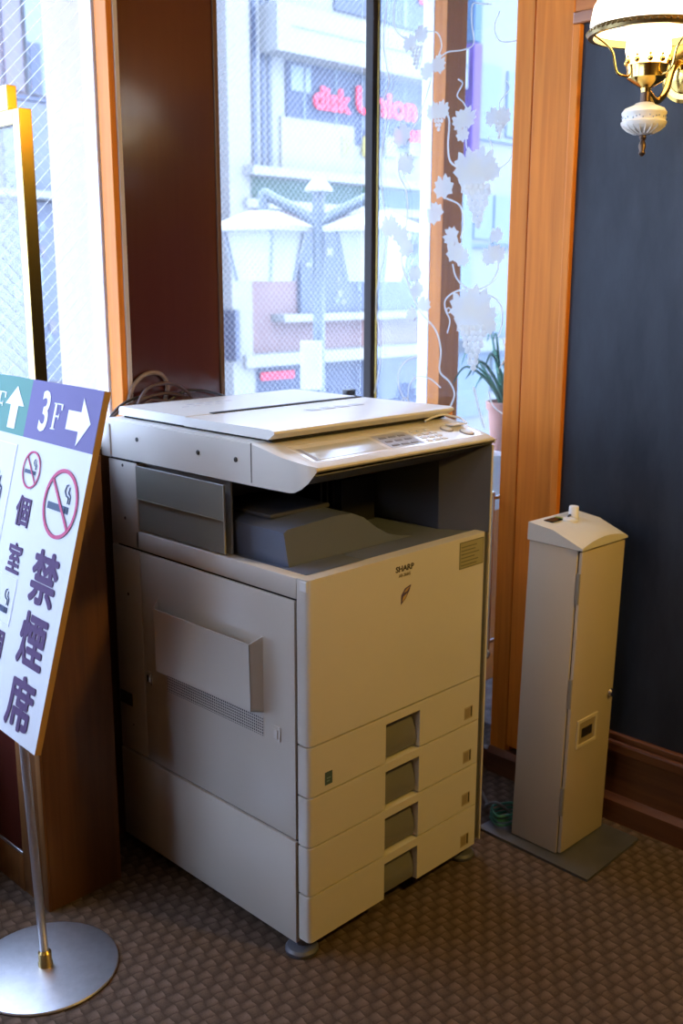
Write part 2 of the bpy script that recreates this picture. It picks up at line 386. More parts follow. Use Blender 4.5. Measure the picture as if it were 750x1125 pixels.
bf=thing('brass_frame','tall square-tube brass frame holding glass on top of the partition','frame',(-.24,.6,1.092))
bm=bmesh.new()
box(bm,-.257,-.228,.590,.618,1.092,1.835,.001,1); obj('post',bm,brass_f,bf)
bm=bmesh.new(); box(bm,-.257,-.228,.618,.878,1.805,1.835,.001,1); obj('top_rail',bm,brass_f,bf)
bm=bmesh.new(); box(bm,-.257,-.228,.618,.878,1.092,1.12,.001,1); obj('bottom_rail',bm,brass_f,bf)
bm=bmesh.new(); box(bm,-.257,-.235,.635,.70,1.835,1.885,.001,1); obj('top_block',bm,brass_f,bf)
bm=bmesh.new(); box(bm,-.247,-.243,.615,.878,1.12,1.805); obj('glass_pane',bm,glass('hazy_glass',haze=.22,hazecol=(.7,.75,.85)),bf)

# ================================================================ PHOTOCOPIER
cp=thing('photocopier','large beige office photocopier with four paper drawers standing by the window','photocopier',(.31,.36,0))
# core carcass
bm=bmesh.new(); box(bm,.004,.601,.036,.712,.05,.872,.0); obj('carcass',bm,gap,cp)
# left side
bm=bmesh.new(); box(bm,-.002,.02,.040,.600,.286,.836,.002); obj('side_panel',bm,plastic,cp)
bm=bmesh.new(); box(bm,-.002,.02,.603,.72,.286,.836,.002); obj('rear_side_panel',bm,plastic,cp)
bm=bmesh.new(); box(bm,-.004,.02,.040,.72,.030,.281,.002); obj('lower_side_panel',bm,plastic,cp)
bm=bmesh.new(); box(bm,-.002,.03,.034,.615,.841,.888,.004); box(bm,-.002,.03,.600,.72,.841,1.056,.003); obj('upper_side_frame',bm,plastic,cp)
bm=bmesh.new(); box(bm,.0,.62,.70,.722,.05,1.06,.004); obj('rear_cover',bm,plastic,cp)
bm=bmesh.new(); box(bm,.619,.626,.004,.712,.045,1.10,.002); obj('right_side_panel',bm,plastic,cp)
bm=B(.602,.619,.010,.70,.05,.884); obj('front_gap_frame',bm,darkgrey,cp)
# deck + cavity interior
bm=bmesh.new(); box(bm,.03,.606,.008,.60,.872,.885,.002); obj('deck',bm,trayg,cp)
bm=bmesh.new(); box(bm,.03,.60,.55,.60,.885,1.06); obj('cavity_back',bm,blackp,cp)
# front funnel
bm=bmesh.new()
poly(bm,[(.028,.006,1.104),(.618,.006,1.106),(.545,.11,1.062),(.010,.11,1.062)])
poly(bm,[(.618,.006,1.106),(.618,.006,.884),(.548,.11,.884),(.545,.11,1.062)])
poly(bm,[(.548,.11,.884),(.545,.11,1.062),(.545,.56,1.062),(.548,.56,.884)])
poly(bm,[(.010,.11,1.062),(.545,.11,1.062),(.545,.56,1.062),(.004,.56,1.062)])
bmesh.ops.remove_doubles(bm,verts=bm.verts,dist=.0005)
o=obj('output_recess',bm,darkgrey,cp,smooth=False)
sm=o.modifiers.new('s','SOLIDIFY'); sm.thickness=.003
bm=bmesh.new(); box(bm,.40,.52,.30,.54,.885,1.0); box(bm,.06,.40,.34,.55,1.0,1.03,.004)
for k in range(7): box(bm,.35+.022*k,.356+.022*k,.325,.33,.90,1.03)
obj('exit_unit',bm,blackp,cp)
# paper output tray
tp=[(.045,.886),(.038,.962),(.05,.968),(.19,.975),(.245,.973),(.285,.957),(.33,.925),(.37,.903),(.41,.892),(.45,.886)]
bm=prism(bmesh.new(),tp,'y',.115,.50)
for v in bm.verts:
    if v.co.y<.2 and v.co.z<.89 : v.co.y-=.008
obj('output_tray',bm,trayg,cp)
bm=B(.075,.26,.20,.50,.972,.982,.003); obj('tray_flap',bm,darkgrey,cp)
bm=B(.028,.20,.03,.105,.884,.888,.001); obj('tray_lip',bm,trayg,cp)
# smoked side panels
def quad_plate(y0,y1,z0,z1,x=-.006,t=.003): return B(x,x+t,y0,y1,z0,z1,.001,1)
obj('smoked_panel',quad_plate(.262,.598,.972,1.052),g_smoke,cp)
obj('smoked_panel',quad_plate(.268,.598,.893,.970,x=-.001),g_smoke,cp)
bm=bmesh.new(); box(bm,-.007,-.003,.260,.263,.972,1.052); box(bm,-.007,-.003,.26,.598,.970,.972); box(bm,-.002,.002,.266,.269,.893,.97)
obj('clear_edge',bm,mat('clear_edge',(.36,.35,.28),.3),cp)
bm=bmesh.new(); box(bm,.022,.026,.27,.60,.886,1.06); obj('inner_shield',bm,mat('inner_grey',(.30,.30,.28),.4),cp)
# scanner unit
back=[(.728,1.062),(.728,1.142),(.722,1.152),(.712,1.157),(.165,1.157),(.12,1.149)]
sp=back+[(.010,1.1215),(.002,1.118),(.0,1.114),(.003,1.110),(.012,1.1075),(.10,1.066),(.14,1.062)]
bm=prism(bmesh.new(),sp,'x',.026,.621)
es=[e for e in bm.edges if abs(e.verts[0].co.x-e.verts[1].co.x)<1e-5 and e.verts[0].co.x>.6]
bmesh.ops.bevel(bm,geom=es,offset=.003,segments=2,affect='EDGES')
obj('scanner_unit',bm,plastic,cp)
bm=prism(bmesh.new(),[(.728,1.062),(.728,1.142),(.722,1.152),(.712,1.157),(.167,1.157),(.167,1.064)],'x',-.004,.028)
es=[e for e in bm.edges if abs(e.verts[0].co.x-e.verts[1].co.x)<1e-5 and e.verts[0].co.x<0 and max(e.verts[0].co.z,e.verts[1].co.z)>1.1 and min(e.verts[0].co.y,e.verts[1].co.y)>.168]
bmesh.ops.bevel(bm,geom=[e for e in bm.edges if e.verts[0].co.x<0 and e.verts[1].co.x<0 and min(e.verts[0].co.z,e.verts[1].co.z)>1.15],offset=.004,segments=2,affect='EDGES')
hb=bmesh.new()
for q in [(-.004,.167,1.153),(.0,.167,1.157),(.028,.167,1.157),(-.004,.167,1.064),(.028,.167,1.064),(-.004,.12,1.145),(.0,.12,1.149),(.028,.12,1.149),(-.003,.05,1.065),(.028,.06,1.066),(-.002,.075,1.135),(.004,.045,1.130),(.014,.018,1.1245),(.030,.001,1.1195),
 (.030,.0,1.1145),(.021,.003,1.103),(.013,.011,1.088),(.006,.024,1.075),(.0,.038,1.067),(.03,.012,1.107),(.03,.03,1.085)]: hb.verts.new(q)
bmesh.ops.convex_hull(hb,input=hb.verts)
me_=bpy.data.meshes.new('t'); hb.to_mesh(me_); hb.free(); bm.from_mesh(me_); bpy.data.meshes.remove(me_)
obj('scanner_end_cap',bm,plastic,cp)
bm=prism(bmesh.new(),[(.60,1.150),(.165,1.1555),(.03,1.125),(0,1.114),(.004,1.105),(.03,1.10),(.60,1.10)],'x',.6215,.627); obj('scanner_right_cap',bm,plastic,cp)
bm=B(-.009,.004,.700,.742,1.06,1.145,.006); obj('scanner_rear_cap',bm,plastic,cp)
# seam on scanner side and dark under-line
bm=bmesh.new(); box(bm,-.0048,-.0035,.167,.1685,1.07,1.155); obj('seam',bm,gap,cp)
bm=bmesh.new(); box(bm,.0,.03,.60,.72,1.0555,1.0625); obj('seam',bm,gap,cp)
# control panel items on the sloped face
sl=Vector((0,.098,.025)).normalized(); sn=Vector((0,-.025,.098)).normalized()
def panel_pt(px,py):
    d=ray(px,py); o=Vector((0,.022,1.124)); t=(o-CP).dot(sn)/d.dot(sn); return CP+d*t
def panel_box(x0,x1,s0,s1,h=.0012,m=None,name='key',bev=.0006,label=None):
    bm=B(x0,x1,s0,s1,0,h,bev,1)
    Mx=frame4((0,.022,1.124),(1,0,0),sl,sn); bmesh.ops.transform(bm,matrix=Mx,verts=bm.verts)
    return obj(name,bm,m,cp,label=label)
panel_box(.045,.612,.002,.093,.0005,mat('panel_film',(.82,.82,.80),.22,coat=.8),'panel_film')
panel_box(.07,.275,.012,.075,.001,mat('screen_glass',(.55,.56,.5),.12),'touch_screen',label='pale touch screen')
panel_box(.055,.068,.008,.075,.0008,mat('grey_print',(.35,.35,.38),.5),'print_stripe')
panel_box(.29,.40,.010,.082,.0008,mat('blue_grey_key_field',(.40,.43,.52),.4),'key_field',label='blue grey key field')
keym=mat('key_light',(.7,.7,.72),.4); keyd=mat('key_dark',(.22,.22,.26),.4)
for j in range(3):
    for i in range(3): panel_box(.300+.032*i,.322+.032*i,.018+.021*j,.025+.021*j,.002,keyd,'key')
for j in range(4):
    for i in range(3): panel_box(.415+.026*i,.433+.026*i,.012+.018*j,.023+.018*j,.002,keym,'key')
for x,s,r in ((.535,.060,.017),(.575,.028,.019)):
    bm=bmesh.new(); lathe(bm,[(r,0),(r,.0015),(r-.002,.002)],(0,0,0),24)
    bmesh.ops.transform(bm,matrix=frame4(Vector((x,.022,1.124))+sl*s,(1,0,0),sl,sn),verts=bm.verts); bk=obj('round_key',bm,keyd,cp)
    bm=bmesh.new(); lathe(bm,[(r-.003,0.0005),(r-.003,.003),(r-.005,.0036)],(0,0,0),24)
    bmesh.ops.transform(bm,matrix=frame4(Vector((x,.022,1.124))+sl*s,(1,0,0),sl,sn),verts=bm.verts); obj('key_cap',bm,plastic_lid,bk)
# document cover
bm=prism(bmesh.new(),[(.70,1.163),(.70,1.179),(.695,1.184),(.43,1.184),(.43,1.163)],'x',.022,.604)
obj('cover_rear',bm,plastic_lid,cp)
lp=[(.427,1.163),(.427,1.183),(.13,1.185),(.118,1.182),(.116,1.177),(.135,1.163)]
bm=prism(bmesh.new(),lp,'x',.016,.608); 
obj('document_cover',bm,plastic_lid,cp)
bm=B(.10,.60,.424,.440,1.1836,1.1856); obj('cover_slot',bm,gap,cp)
bm=B(.03,.60,.14,.69,1.156,1.164); obj('platen_gasket',bm,gap,cp)
# printed pictograms on the lid
fp_=mat('faint_print',(.52,.52,.56),.4)
for i in range(5): obj('printed_mark',B(.16+.03*i,.18+.03*i,.60,.612,1.184,1.1845),fp_,cp,smooth=False)
for i in range(4): obj('printed_mark',B(.12+.035*i,.14+.035*i,.57,.576,1.184,1.1845),fp_,cp,smooth=False)
for i in range(4): obj('printed_mark',B(.30+.05*i,.33+.05*i,.30,.33,1.1848,1.1853),fp_,cp,smooth=False)
# front door and drawers
def front_panel(name,z0,z1,recess=False):
    bm=bmesh.new()
    if not recess: box(bm,.0,.6,.0,.032,z0,z1,.006,3)
    else:
        zr=z0+.101
        pr=[(.0,.0),(.6,.0),(.6,.03),(.0,.03)]
        # left block, right block, strip above the recess
        a=box(bm,.0,.6,.0,.032,z0,z1,.006,3)
    return bm
def chamfer_front(z0,z1,rec):
    """front plate with rounded left corner; a rectangular grip hole x .244-.364 up to z1-.02"""
    bm=bmesh.new(); R=.011
    prof=[(.0,.034)]+[(R-R*math.cos(a),R-R*math.sin(a)) for a in [PI/2*k/4 for k in range(5)]]
    xs=[p for p in prof]
    if rec: xs+= [(.244,0),(.364,0)]
    xs+=[(.594,0),(.6,.005),(.6,.034)]
    zs=[z0,z1-.020,z1] if rec else [z0,z1]
    grid=[[bm.verts.new((x,y,z)) for x,y in xs] for z in zs]
    gi=[i for i,(x,y) in enumerate(xs) if x==.244]
    for k in range(len(zs)-1):
        for i in range(len(xs)-1):
            if rec and k==0 and i==gi[0]: continue
            bm.faces.new((grid[k][i],grid[k][i+1],grid[k+1][i+1],grid[k+1][i]))
    bm.faces.new(grid[-1]); 
    if not rec: bm.faces.new(grid[0][::-1])
    else:
        g=gi[0]
        bl=[bm.verts.new((x,.034,z)) for z in (zs[0],zs[1]) for x in (.244,.364)]
        a,b,c,d=grid[0][g],grid[0][g+1],grid[1][g],grid[1][g+1]
        bm.faces.new((a,c,bl[2],bl[0])); bm.faces.new((b,bl[1],bl[3],d)); bm.faces.new((c,d,bl[3],bl[2]))
        bm.faces.new((grid[0][0:g+1]+[bl[0]])[::-1]); bm.faces.new(([bl[1]]+grid[0][g+1:])[::-1])
    bmesh.ops.recalc_face_normals(bm,faces=bm.faces)
    return bm
fd=obj('front_door',chamfer_front(.518,.888,False),plastic,cp)
bm=B(-.0008,.012,.004,.026,.862,.884,.001,1); obj('door_catch',bm,plastic_lid,fd)
cyl_m=mat('grip_grey',(.18,.18,.175),.33)
def sticker_small(z,par,y=.0):
    bm=B(.535,.570,-.001,.0,z+.010,z+.045); return bm
zs=[.518,.3995,.2805,.1622,.045]
for i in range(4):
    z1=zs[i]-.0045; z0=zs[i+1]
    dr=obj('drawer',chamfer_front(z0,z1,True),plastic,cp)
    zt=z1-.020
    bm=bmesh.new(); box(bm,.2442,.3638,.030,.033,z0,zt)   # back of grip well
    n=8; arc=[(.030,zt)]+[(.034-.024*math.sin(PI*k/n*.62),zt-(zt-z0-.004)*(k/n)) for k in range(n+1)]+[(.030,z0+.002)]
    prism(bm,arc,'x',.246,.362); obj('grip',bm,cyl_m,dr)
    bm=B(.535,.568,-.0006,.0004,z0+.012,z0+.045,0); ix=obj('size_indicator',bm,mat('indicator_frame',(.45,.38,.24),.5),dr)
    bm=bmesh.new(); box(bm,.538,.556,-.0010,-.0004,z0+.016,z0+.041); obj('paper_mark',bm,mat('indicator_card',(.33,.26,.15),.6),ix)
    if i==0 or i==1: pass
    bm=B(.560,.565,-.0012,-.0004,z0+.016,z0+.043); obj('slider',bm,mat('slider_dark',(.06,.045,.03),.6),ix)
bm=B(.048,.070,-.001,.0004,.414,.444,0); st=obj('blue_sticker',bm,mat('teal_sticker',(.07,.12,.15),.5),cp,label='small blue square sticker')
bm=bmesh.new(); box(bm,.053,.065,-.0014,-.0008,.428,.431); box(bm,.053,.062,-.0014,-.0008,.421,.424); obj('print',bm,mat('teal_print',(.2,.32,.38),.5),st)
# notice sticker on the door
bm=B(.497,.590,-.001,.0004,.812,.878,.0); st=obj('notice_sticker',bm,mat('olive_sticker',(.36,.33,.17),.4),cp,label='olive green notice sticker')
bm=bmesh.new()
for k in range(6): box(bm,.503,.503+random.uniform(.05,.08),-.0014,-.0009,.864-.009*k,.8665-.009*k)
obj('print',bm,mat('olive_print',(.16,.15,.07),.5),st)
bm=bmesh.new(); 
for a in ((.497,.590,.876,.878),(.497,.590,.812,.814),(.497,.499,.812,.878),(.588,.590,.812,.878)): box(bm,a[0],a[1],-.0013,-.0008,a[2],a[3])
obj('sticker_border',bm,mat('olive_print',(.16,.15,.07),.5),st)
# maker's name and model
Mf=lambda x,z:frame4((x,-.0004,z),(1,0,0),(0,0,1),(0,-1,0))
ink=mat('logo_ink',(.06,.05,.05),.5)
bm=text_bm('SHARP',.0185,Mf(.3,.856),offset=.0004,sx=1.12); obj('lettering',bm,ink,cp,smooth=False)
bm=text_bm('AR-266G',.011,Mf(.3,.8405),offset=.0001,sx=.95); obj('lettering',bm,mat('model_ink',(.22,.18,.13),.5),cp,smooth=False)
# feather-like emblem
bm=bmesh.new(); z0=.772
pts=[(.288,z0),(.289,z0+.022),(.301,z0+.036),(.322,z0+.042),(.316,z0+.028),(.304,z0+.012)]
poly(bm,[(x,-.0006,z) for x,z in pts],.0006,(0,-1,0)); em=obj('emblem',bm,mat('emblem_dark',(.10,.07,.16),.35),cp,smooth=False,label='small dark leaf shaped emblem')
bm=bmesh.new(); poly(bm,[(x,-.0013,z) for x,z in [(.291,z0+.006),(.295,z0+.018),(.309,z0+.024),(.303,z0+.014)]],.0004,(0,-1,0))
poly(bm,[(x,-.0013,z) for x,z in [(.297,z0+.026),(.304,z0+.034),(.317,z0+.038),(.308,z0+.029)]],.0004,(0,-1,0))
obj('emblem_patches',bm,mat('emblem_gold',(.55,.38,.15),.3),em,smooth=False)  # gold-coloured patches of the emblem
# screws and holes on the left
scr=mat('screw_dark',(.07,.065,.06),.35,metal=.5)
MY=Matrix.Rotation(-PI/2,3,'Y')
for (px,py,r) in ((150,483,.0055),(217,497,.0055),(258.5,505,.0055),(134.5,511,.004),(137.5,569,.004),(141,652.5,.004),(147,796,.0025),(232,957,.0022),(215,967-23,.0022)):
    P=at(px,py,0,-.005 if py<508 and px>140 else -.002)
    bm=bmesh.new(); lathe(bm,[(r,-.004),(r,.0004),(r*.8,.001),(r*.3,.0008),(r*.28,-.0002)],P,16,M=MY); obj('screw',bm,scr,cp)
# document pocket
bm=bmesh.new(); t=.0022
F=[(-.042,.142,.724),(-.042,.494,.724),(-.040,.494,.566),(-.040,.142,.570)]
K=[(-.001,.142,.733),(-.001,.530,.733),(-.001,.530,.545),(-.001,.142,.556)]
def slab(bm,q,n,t):
    poly(bm,[Vector(p) for p in q],t,n)
slab(bm,[F[0],F[1],F[2],F[3]],(1,0,0),t)
slab(bm,[F[0],F[3],K[3],K[0]],(0,1,0),t)
slab(bm,[F[1],K[1],K[2],F[2]],(0,-1,0),t)
slab(bm,[F[3],F[2],K[2],K[3]],(0,0,1),t)
obj('document_pocket',bm,plastic,cp,smooth=False)
# perforated vent below pocket
def ventm():
    m,nt,b,o=newmat('perforated_plastic'); N=nt.nodes.new; L=nt.links.new
    tc=N('ShaderNodeTexCoord'); sx=N('ShaderNodeSeparateXYZ'); L(tc.outputs['Object'],sx.inputs[0])
    def mth(op,a,bv=None):
        q=N('ShaderNodeMath'); q.operation=op
        for i,v in enumerate((a,bv)):
            if v is None: continue
            if isinstance(v,(int,float)): q.inputs[i].default_value=v
            else: L(v,q.inputs[i])
        return q.outputs[0]
    ds=[]
    for k in (1,2):
        f=mth('SUBTRACT',mth('FRACT',mth('DIVIDE',sx.outputs[k],.0068)),.5); ds.append(mth('LESS_THAN',mth('ABSOLUTE',f),.30))
    d=mth('MULTIPLY',ds[0],ds[1]); mx=N('ShaderNodeMix'); mx.data_type='RGBA'; L(d,mx.inputs[0]); mx.inputs[6].default_value=(*BEIGE,1); mx.inputs[7].default_value=(.02,.02,.02,1)
    L(mx.outputs[2],b.inputs['Base Color']); b.inputs['Roughness'].default_value=.5; return m
bm=B(-.0032,-.001,.142,.502,.500,.545); obj('vent_grille',bm,ventm(),cp,smooth=False)
for (y,z) in ((.578,.512),(.098,.52)):
    bm=B(-.004,.0,y-.012,y+.010,z-.016,z+.018,.001,1); la=obj('latch',bm,plastic,cp)
    bm=bmesh.new(); box(bm,-.008,-.003,y-.006,y+.006,z-.010,z+.010,.001,1); box(bm,-.0048,-.003,y-.012,y-.006,z-.016,z+.018); obj('latch_tab',bm,chrome if y>.5 else plastic_lid,la)
bm=B(-.003,.0,.66,.715,.41,.445); obj('power_inlet',bm,darkgrey,cp)
# feet
bm=bmesh.new(); box(bm,.02,.60,.05,.70,.028,.05); obj('base_plate',bm,gap,cp)
for x,y in ((.018,.045),(.585,.04),(.06,.65),(.56,.65)):
    bm=bmesh.new(); lathe(bm,[(.036,0),(.038,.004),(.038,.010),(.033,.016),(.014,.020),(.012,.032)],(x,y,0.0),28); obj('foot',bm,mat('foot_grey',(.10,.105,.13),.45),cp)

# ================================================================ things on the copier
tgx=thing('pen_cord','white cord with an orange bead lying on the right end of the copier','cord',(.575,.13,1.157))
bm=bmesh.new(); tube(bm,[(.50,.118,1.159),(.54,.125,1.164),(.58,.128,1.166),(.60,.118,1.162),(.612,.10,1.157),(.60,.07,1.148)],.0025,8); obj('cord',bm,white,tgx)
bm=bmesh.new(); lathe(bm,[(.002,0),(.008,.003),(.009,.011),(.006,.017),(.001,.019)],(.612,.135,1.158),14); obj('bead',bm,mat('orange_bead',(.75,.35,.12),.4),tgx)
bm=bmesh.new(); box(bm,.555,.612,.075,.100,1.1455,1.1485,.001); obj('tag',bm,white,tgx)

# ================================================================ cables behind
def cable(name,pts,r,m,label,group=None):
    bm=tube(bmesh.new(),pts,r,8,sub=8); return tag(obj(name,bm,m),label,'cable',group)
cb=mat('brown_cable',(.06,.03,.025),.5); cg=mat('grey_brown_cable',(.20,.13,.09),.5); ck=mat('black_cable',(.015,.013,.015),.4)
def bp(px,py,y=.79): return at(px,py,1,y)
cable('cable',[bp(96,520,.80),bp(112,480,.80),bp(124,458,.79),bp(150,441,.79),bp(185,432,.79),bp(215,441,.79),bp(235,450,.79)],.0045,cb,'dark brown cable rising from the left corner behind the copier lid')
cable('cable',[bp(112,500,.785),bp(116,470,.79),bp(132,446,.80),bp(160,436,.80),bp(200,447,.80)],.004,ck,'black cable looping just behind the copier left corner')
cable('cable',[bp(140,448,.82),bp(146,425,.82),bp(160,411,.82),bp(176,411,.82),bp(184,424,.82),bp(180,444,.82)],.006,cg,'grey-brown hose loop standing up against the dark panel')
cable('cable',[bp(178,452,.80),bp(190,437,.80),bp(208,429,.80),bp(232,431,.80),bp(250,437,.80)],.004,ck,'thin black cable arching right against the dark panel')
cable('cable',[bp(150,455,.775),bp(165,440,.775),bp(190,441,.775),bp(215,438,.775),bp(240,446,.775)],.0035,cb,'low brown cable lying along the sill')
cable('cable',[bp(150,447,.775),bp(162,427,.775),bp(186,421,.775),bp(206,431,.775),bp(216,447,.775)],.0045,cb,'dark brown cable loop bulging up behind the middle of the lid')
pc=thing('power_adapter','small black plug adapter behind the copier by the dark mullion','adapter',(.9,.79,1.10))
c0=bp(381,434,.79)
bm=bmesh.new(); box(bm,c0.x-.035,c0.x+.03,c0.y-.015,c0.y+.015,1.10,c0.z+.0,.004); obj('body',bm,blackp,pc)
bm=bmesh.new(); box(bm,c0.x-.01,c0.x+.028,c0.y-.012,c0.y+.012,c0.z,c0.z+.018,.003); obj('cap',bm,blackp,pc)

# ================================================================ TICKET MACHINE (slim cabinet on steel plate)
tm=thing('ticket_machine','slim tall beige ticket dispenser cabinet on a steel floor plate','ticket machine',(.86,-.07,0))
bm=bmesh.new()
pl=[(.722,.085),(.712,-.270),(.984,-.262),(.99,.07)]
prism(bm,pl,'z',.0005,.008); obj('floor_plate',bm,platem,tm,smooth=False)
ax=Vector((math.sin(YAW),math.cos(YAW),0)); T=Matrix.Translation(Vector((.86,-.08,.008)))@Matrix.Rotation(math.radians(1.0),4,ax)@Matrix.Translation(Vector((-.86,.08,-.008)))
def tob(name,bm,m,par,**k):
    bmesh.ops.transform(bm,matrix=T,verts=bm.verts); return obj(name,bm,m,par,**k)
X0,X1,Y0,Y1=.756,.966,-.156,-.004
bm=B(X0,X1,Y0+.010,Y1,.009,.838,.002); tob('cabinet',bm,ticketm,tm)
bm=B(X0+.006,X1-.002,Y0+.008,Y0+.012,.012,.836); tob('door_gap',bm,gap,tm)
bm=B(X0+.005,X1,Y0-.002,Y0+.008,.012,.834,.0025); dd=tob('door',bm,ticketm,tm)
for z in (.70,.42,.12):
    bm=B(X0+.0005,X0+.006,Y0-.001,Y0+.009,z,z+.08,.001,1); tob('hinge',bm,mat('hinge',(.28,.25,.2),.4),tm)
bm=bmesh.new(); lathe(bm,[(.011,0),(.012,.004),(.009,.010),(.004,.011)],(0,0,0),20,M=Matrix.Rotation(PI/2,3,'X'))
bmesh.ops.translate(bm,verts=bm.verts,vec=(X1-.018,Y0-.002,.415)); tob('lock',bm,chrome,tm)
cx,cz=.842,.338
bm=bmesh.new()
for a in ((-.048,.048,.030,.040),(-.048,.048,-.040,-.030),(-.048,-.038,-.03,.03),(.038,.048,-.03,.03)): box(bm,cx+a[0],cx+a[1],Y0-.006,Y0-.002,cz+a[2],cz+a[3],.001,1)
sf=tob('slot_frame',bm,mat('slot_cream',(.62,.55,.42),.45),tm)
bm=B(cx-.038,cx+.038,Y0-.0035,Y0-.002,cz-.030,cz+.030); tob('slot_back',bm,mat('slot_metal',(.35,.28,.17),.4),sf)
bm=B(cx-.024,cx+.026,Y0-.0045,Y0-.0034,cz-.014,cz+.012,.0005,1); tob('slot_opening',bm,blackp,sf)
# sloping lid with scooped front
bm=bmesh.new(); nx=14
rows=[]
for i in range(nx+1):
    s=i/nx; x=X0-.004+(X1-X0+.008)*s
    arc=1-(2*s-1)**2
    # profile in (y,z): back bottom, back top, flat deck end, front edge upper, front bottom
    yb=Y1+.004
    ys=-.075-.045*(1-arc)*0-.055*arc
    zf=.845+.018*arc
    zd=.878-.006*arc*0
    rows.append([(x,yb,.840),(x,yb,.886),(x,ys,zd),(x,Y0-.006,zf),(x,Y0-.006,.840)])
V=[[bm.verts.new(p) for p in r] for r in rows]
for i in range(nx):
    for k in range(5): bm.faces.new((V[i][k],V[i+1][k],V[i+1][(k+1)%5],V[i][(k+1)%5]))
bm.faces.new(V[0][::-1]); bm.faces.new(V[-1]); bmesh.ops.recalc_face_normals(bm,faces=bm.faces)
ld=tob('lid',bm,mat('lid_cream',(.70,.66,.57),.4),tm)
def onlid(bm,x,y): 
    z=.886+(y-Y1)*(.008/.075)
    bmesh.ops.translate(bm,verts=bm.verts,vec=(x,y,z)); return bm
tob('display',onlid(B(-.030,.030,-.014,.014,0,.004,.001,1),.826,-.030),mat('display_black',(.01,.015,.01),.15),ld)
tob('display_mark',onlid(B(.018,.028,-.012,.012,.004,.0048),.826,-.030),mat('display_green',(.3,.4,.05),.3),ld)
tob('button',onlid(lathe(bmesh.new(),[(.020,0),(.020,.006),(.017,.008)],(0,0,0),24),.858,-.055),plastic_lid,ld)
tob('print_spout',onlid(lathe(bmesh.new(),[(.013,0),(.0125,.030),(.0115,.032)],(0,0,0),24),.895,-.042),white,ld)
tob('cable_stub',onlid(tube(bmesh.new(),[(-.015,0,.003),(0,.006,.009),(.012,-.004,.008),(.02,.006,.003)],.003,8),.880,-.045),ck,ld)
tob('print_label',onlid(B(-.02,.02,-.008,.008,0.0005,.001),.80,-.062),mat('pale_lilac',(.6,.55,.62),.5),ld)
tob('print_label',onlid(B(-.03,.03,-.008,.008,0.0005,.001),.89,-.012),mat('pale_tan',(.55,.5,.4),.5),ld)

gc=mat('green_cable',(.02,.14,.08),.45)
pts=[]
for k in range(46):
    a=k*.42; r=.047+.004*math.sin(k*1.7); pts.append((.800+r*math.cos(a),.045+r*.8*math.sin(a),.014+.0009*k))
c=cable('cable',pts,.0042,gc,'coil of green cable on the steel plate between copier and ticket machine')
cable('cable',[(.83,.03,.012),(.775,.06,.07),(.80,.115,.03),(.86,.16,.006),(.93,.26,.006),(.97,.40,.006)],.004,mat('grey_cable',(.14,.15,.14),.5),'thin grey cable running from the coil to the glass door')

# ================================================================ FLOOR SIGN STAND
sg=thing('sign_stand','white tilted floor guide sign with no-smoking symbols on a round steel base','sign stand',(-.426,.401,0))
bm=lathe(bmesh.new(),[(.150,0),(.158,.001),(.159,.004),(.157,.007),(.15,.008)],(-.426,.401,0),64); obj('base_disc',bm,steel,sg)
bm=bmesh.new(); lathe(bm,[(.016,.006),(.016,.016),(.0145,.020),(.0145,.040),(.010,.045)],(-.426,.401,0),24); obj('collar',bm,oldbrass,sg)
LP=lambda z:Vector((-.426-.013*z/.5*.71,.401+.013*z/.5*.71,z))
bm=tube(bmesh.new(),[LP(.03),LP(.86)],.0095,16,smooth=False); obj('pole',bm,steel,sg)
aS,tS=-.063,.267
hS=Vector((-math.sin(aS),math.cos(aS),0)); eS=Vector((math.cos(aS)*math.sin(tS),math.sin(aS)*math.sin(tS),math.cos(tS))); nS=-(eS.cross(hS)).normalized()
nS = nS if nS.x<0 else -nS
PS=Vector((-.54,.165,.631)); WS,HS=.50,.685
# local frame: u to the right (-h), v up, n out
MS=lambda u,v,d=0: frame4(PS-hS*(-u)*1.0+nS*d, -hS,eS,nS) if False else frame4(PS+(-hS)*u+eS*v+nS*d,-hS,eS,nS)
def sb(u0,u1,v0,v1,d0,d1,bev=0):
    bm=B(u0,u1,v0,v1,d0,d1,bev,1); bmesh.ops.transform(bm,matrix=MS(0,0),verts=bm.verts); return bm
boardw=mat('sign_white',(.42,.425,.455),.5,spec=.3)
bd=obj('board',sb(-WS,0,0,HS,-.013,-.0006,.0),mat('sign_core_wood',(.42,.24,.07),.6),sg,smooth=False,label='wood-edged sign board')
obj('face_sheet',sb(-WS,0,0,HS,-.0006,0),boardw,bd,smooth=False)
obj('header_purple',sb(-.289,-.0,.567,HS,0,.0006),mat('sign_purple',(.085,.07,.20),.6,spec=.2),bd,smooth=False)
obj('header_green',sb(-WS,-.289,.567,HS,0,.0006),mat('sign_green',(.05,.18,.15),.6,spec=.2),bd,smooth=False)
inkp=mat('sign_ink_purple',(.045,.010,.070),.6,spec=.12); wl=mat('sign_letter_white',(.55,.55,.6),.5); navy=mat('sign_navy',(.012,.025,.075),.6,spec=.15); pink=mat('sign_pink',(.38,.045,.12),.6,spec=.15)
def stx(s,u,v,size,m,off=.0,sx=1,name='lettering',d=.0012):
    bm=text_bm(s,size,MS(u,v,d),extrude=.0003,offset=off,sx=sx); return obj(name,bm,m,bd,smooth=False)
def spoly(name,polys,m,d=.0008,th=.0006):
    bm=bmesh.new()
    for q in polys:
        Mx=MS(0,0,d); poly(bm,[Mx@Vector((a,b,0)) for a,b in q],th,nS)
    return obj(name,bm,m,bd,smooth=False)
stx('3',-.214,.622,.110,wl,.0022,sx=.80)
def rect(a,b,c,d): return [(a,c),(b,c),(b,d),(a,d)]
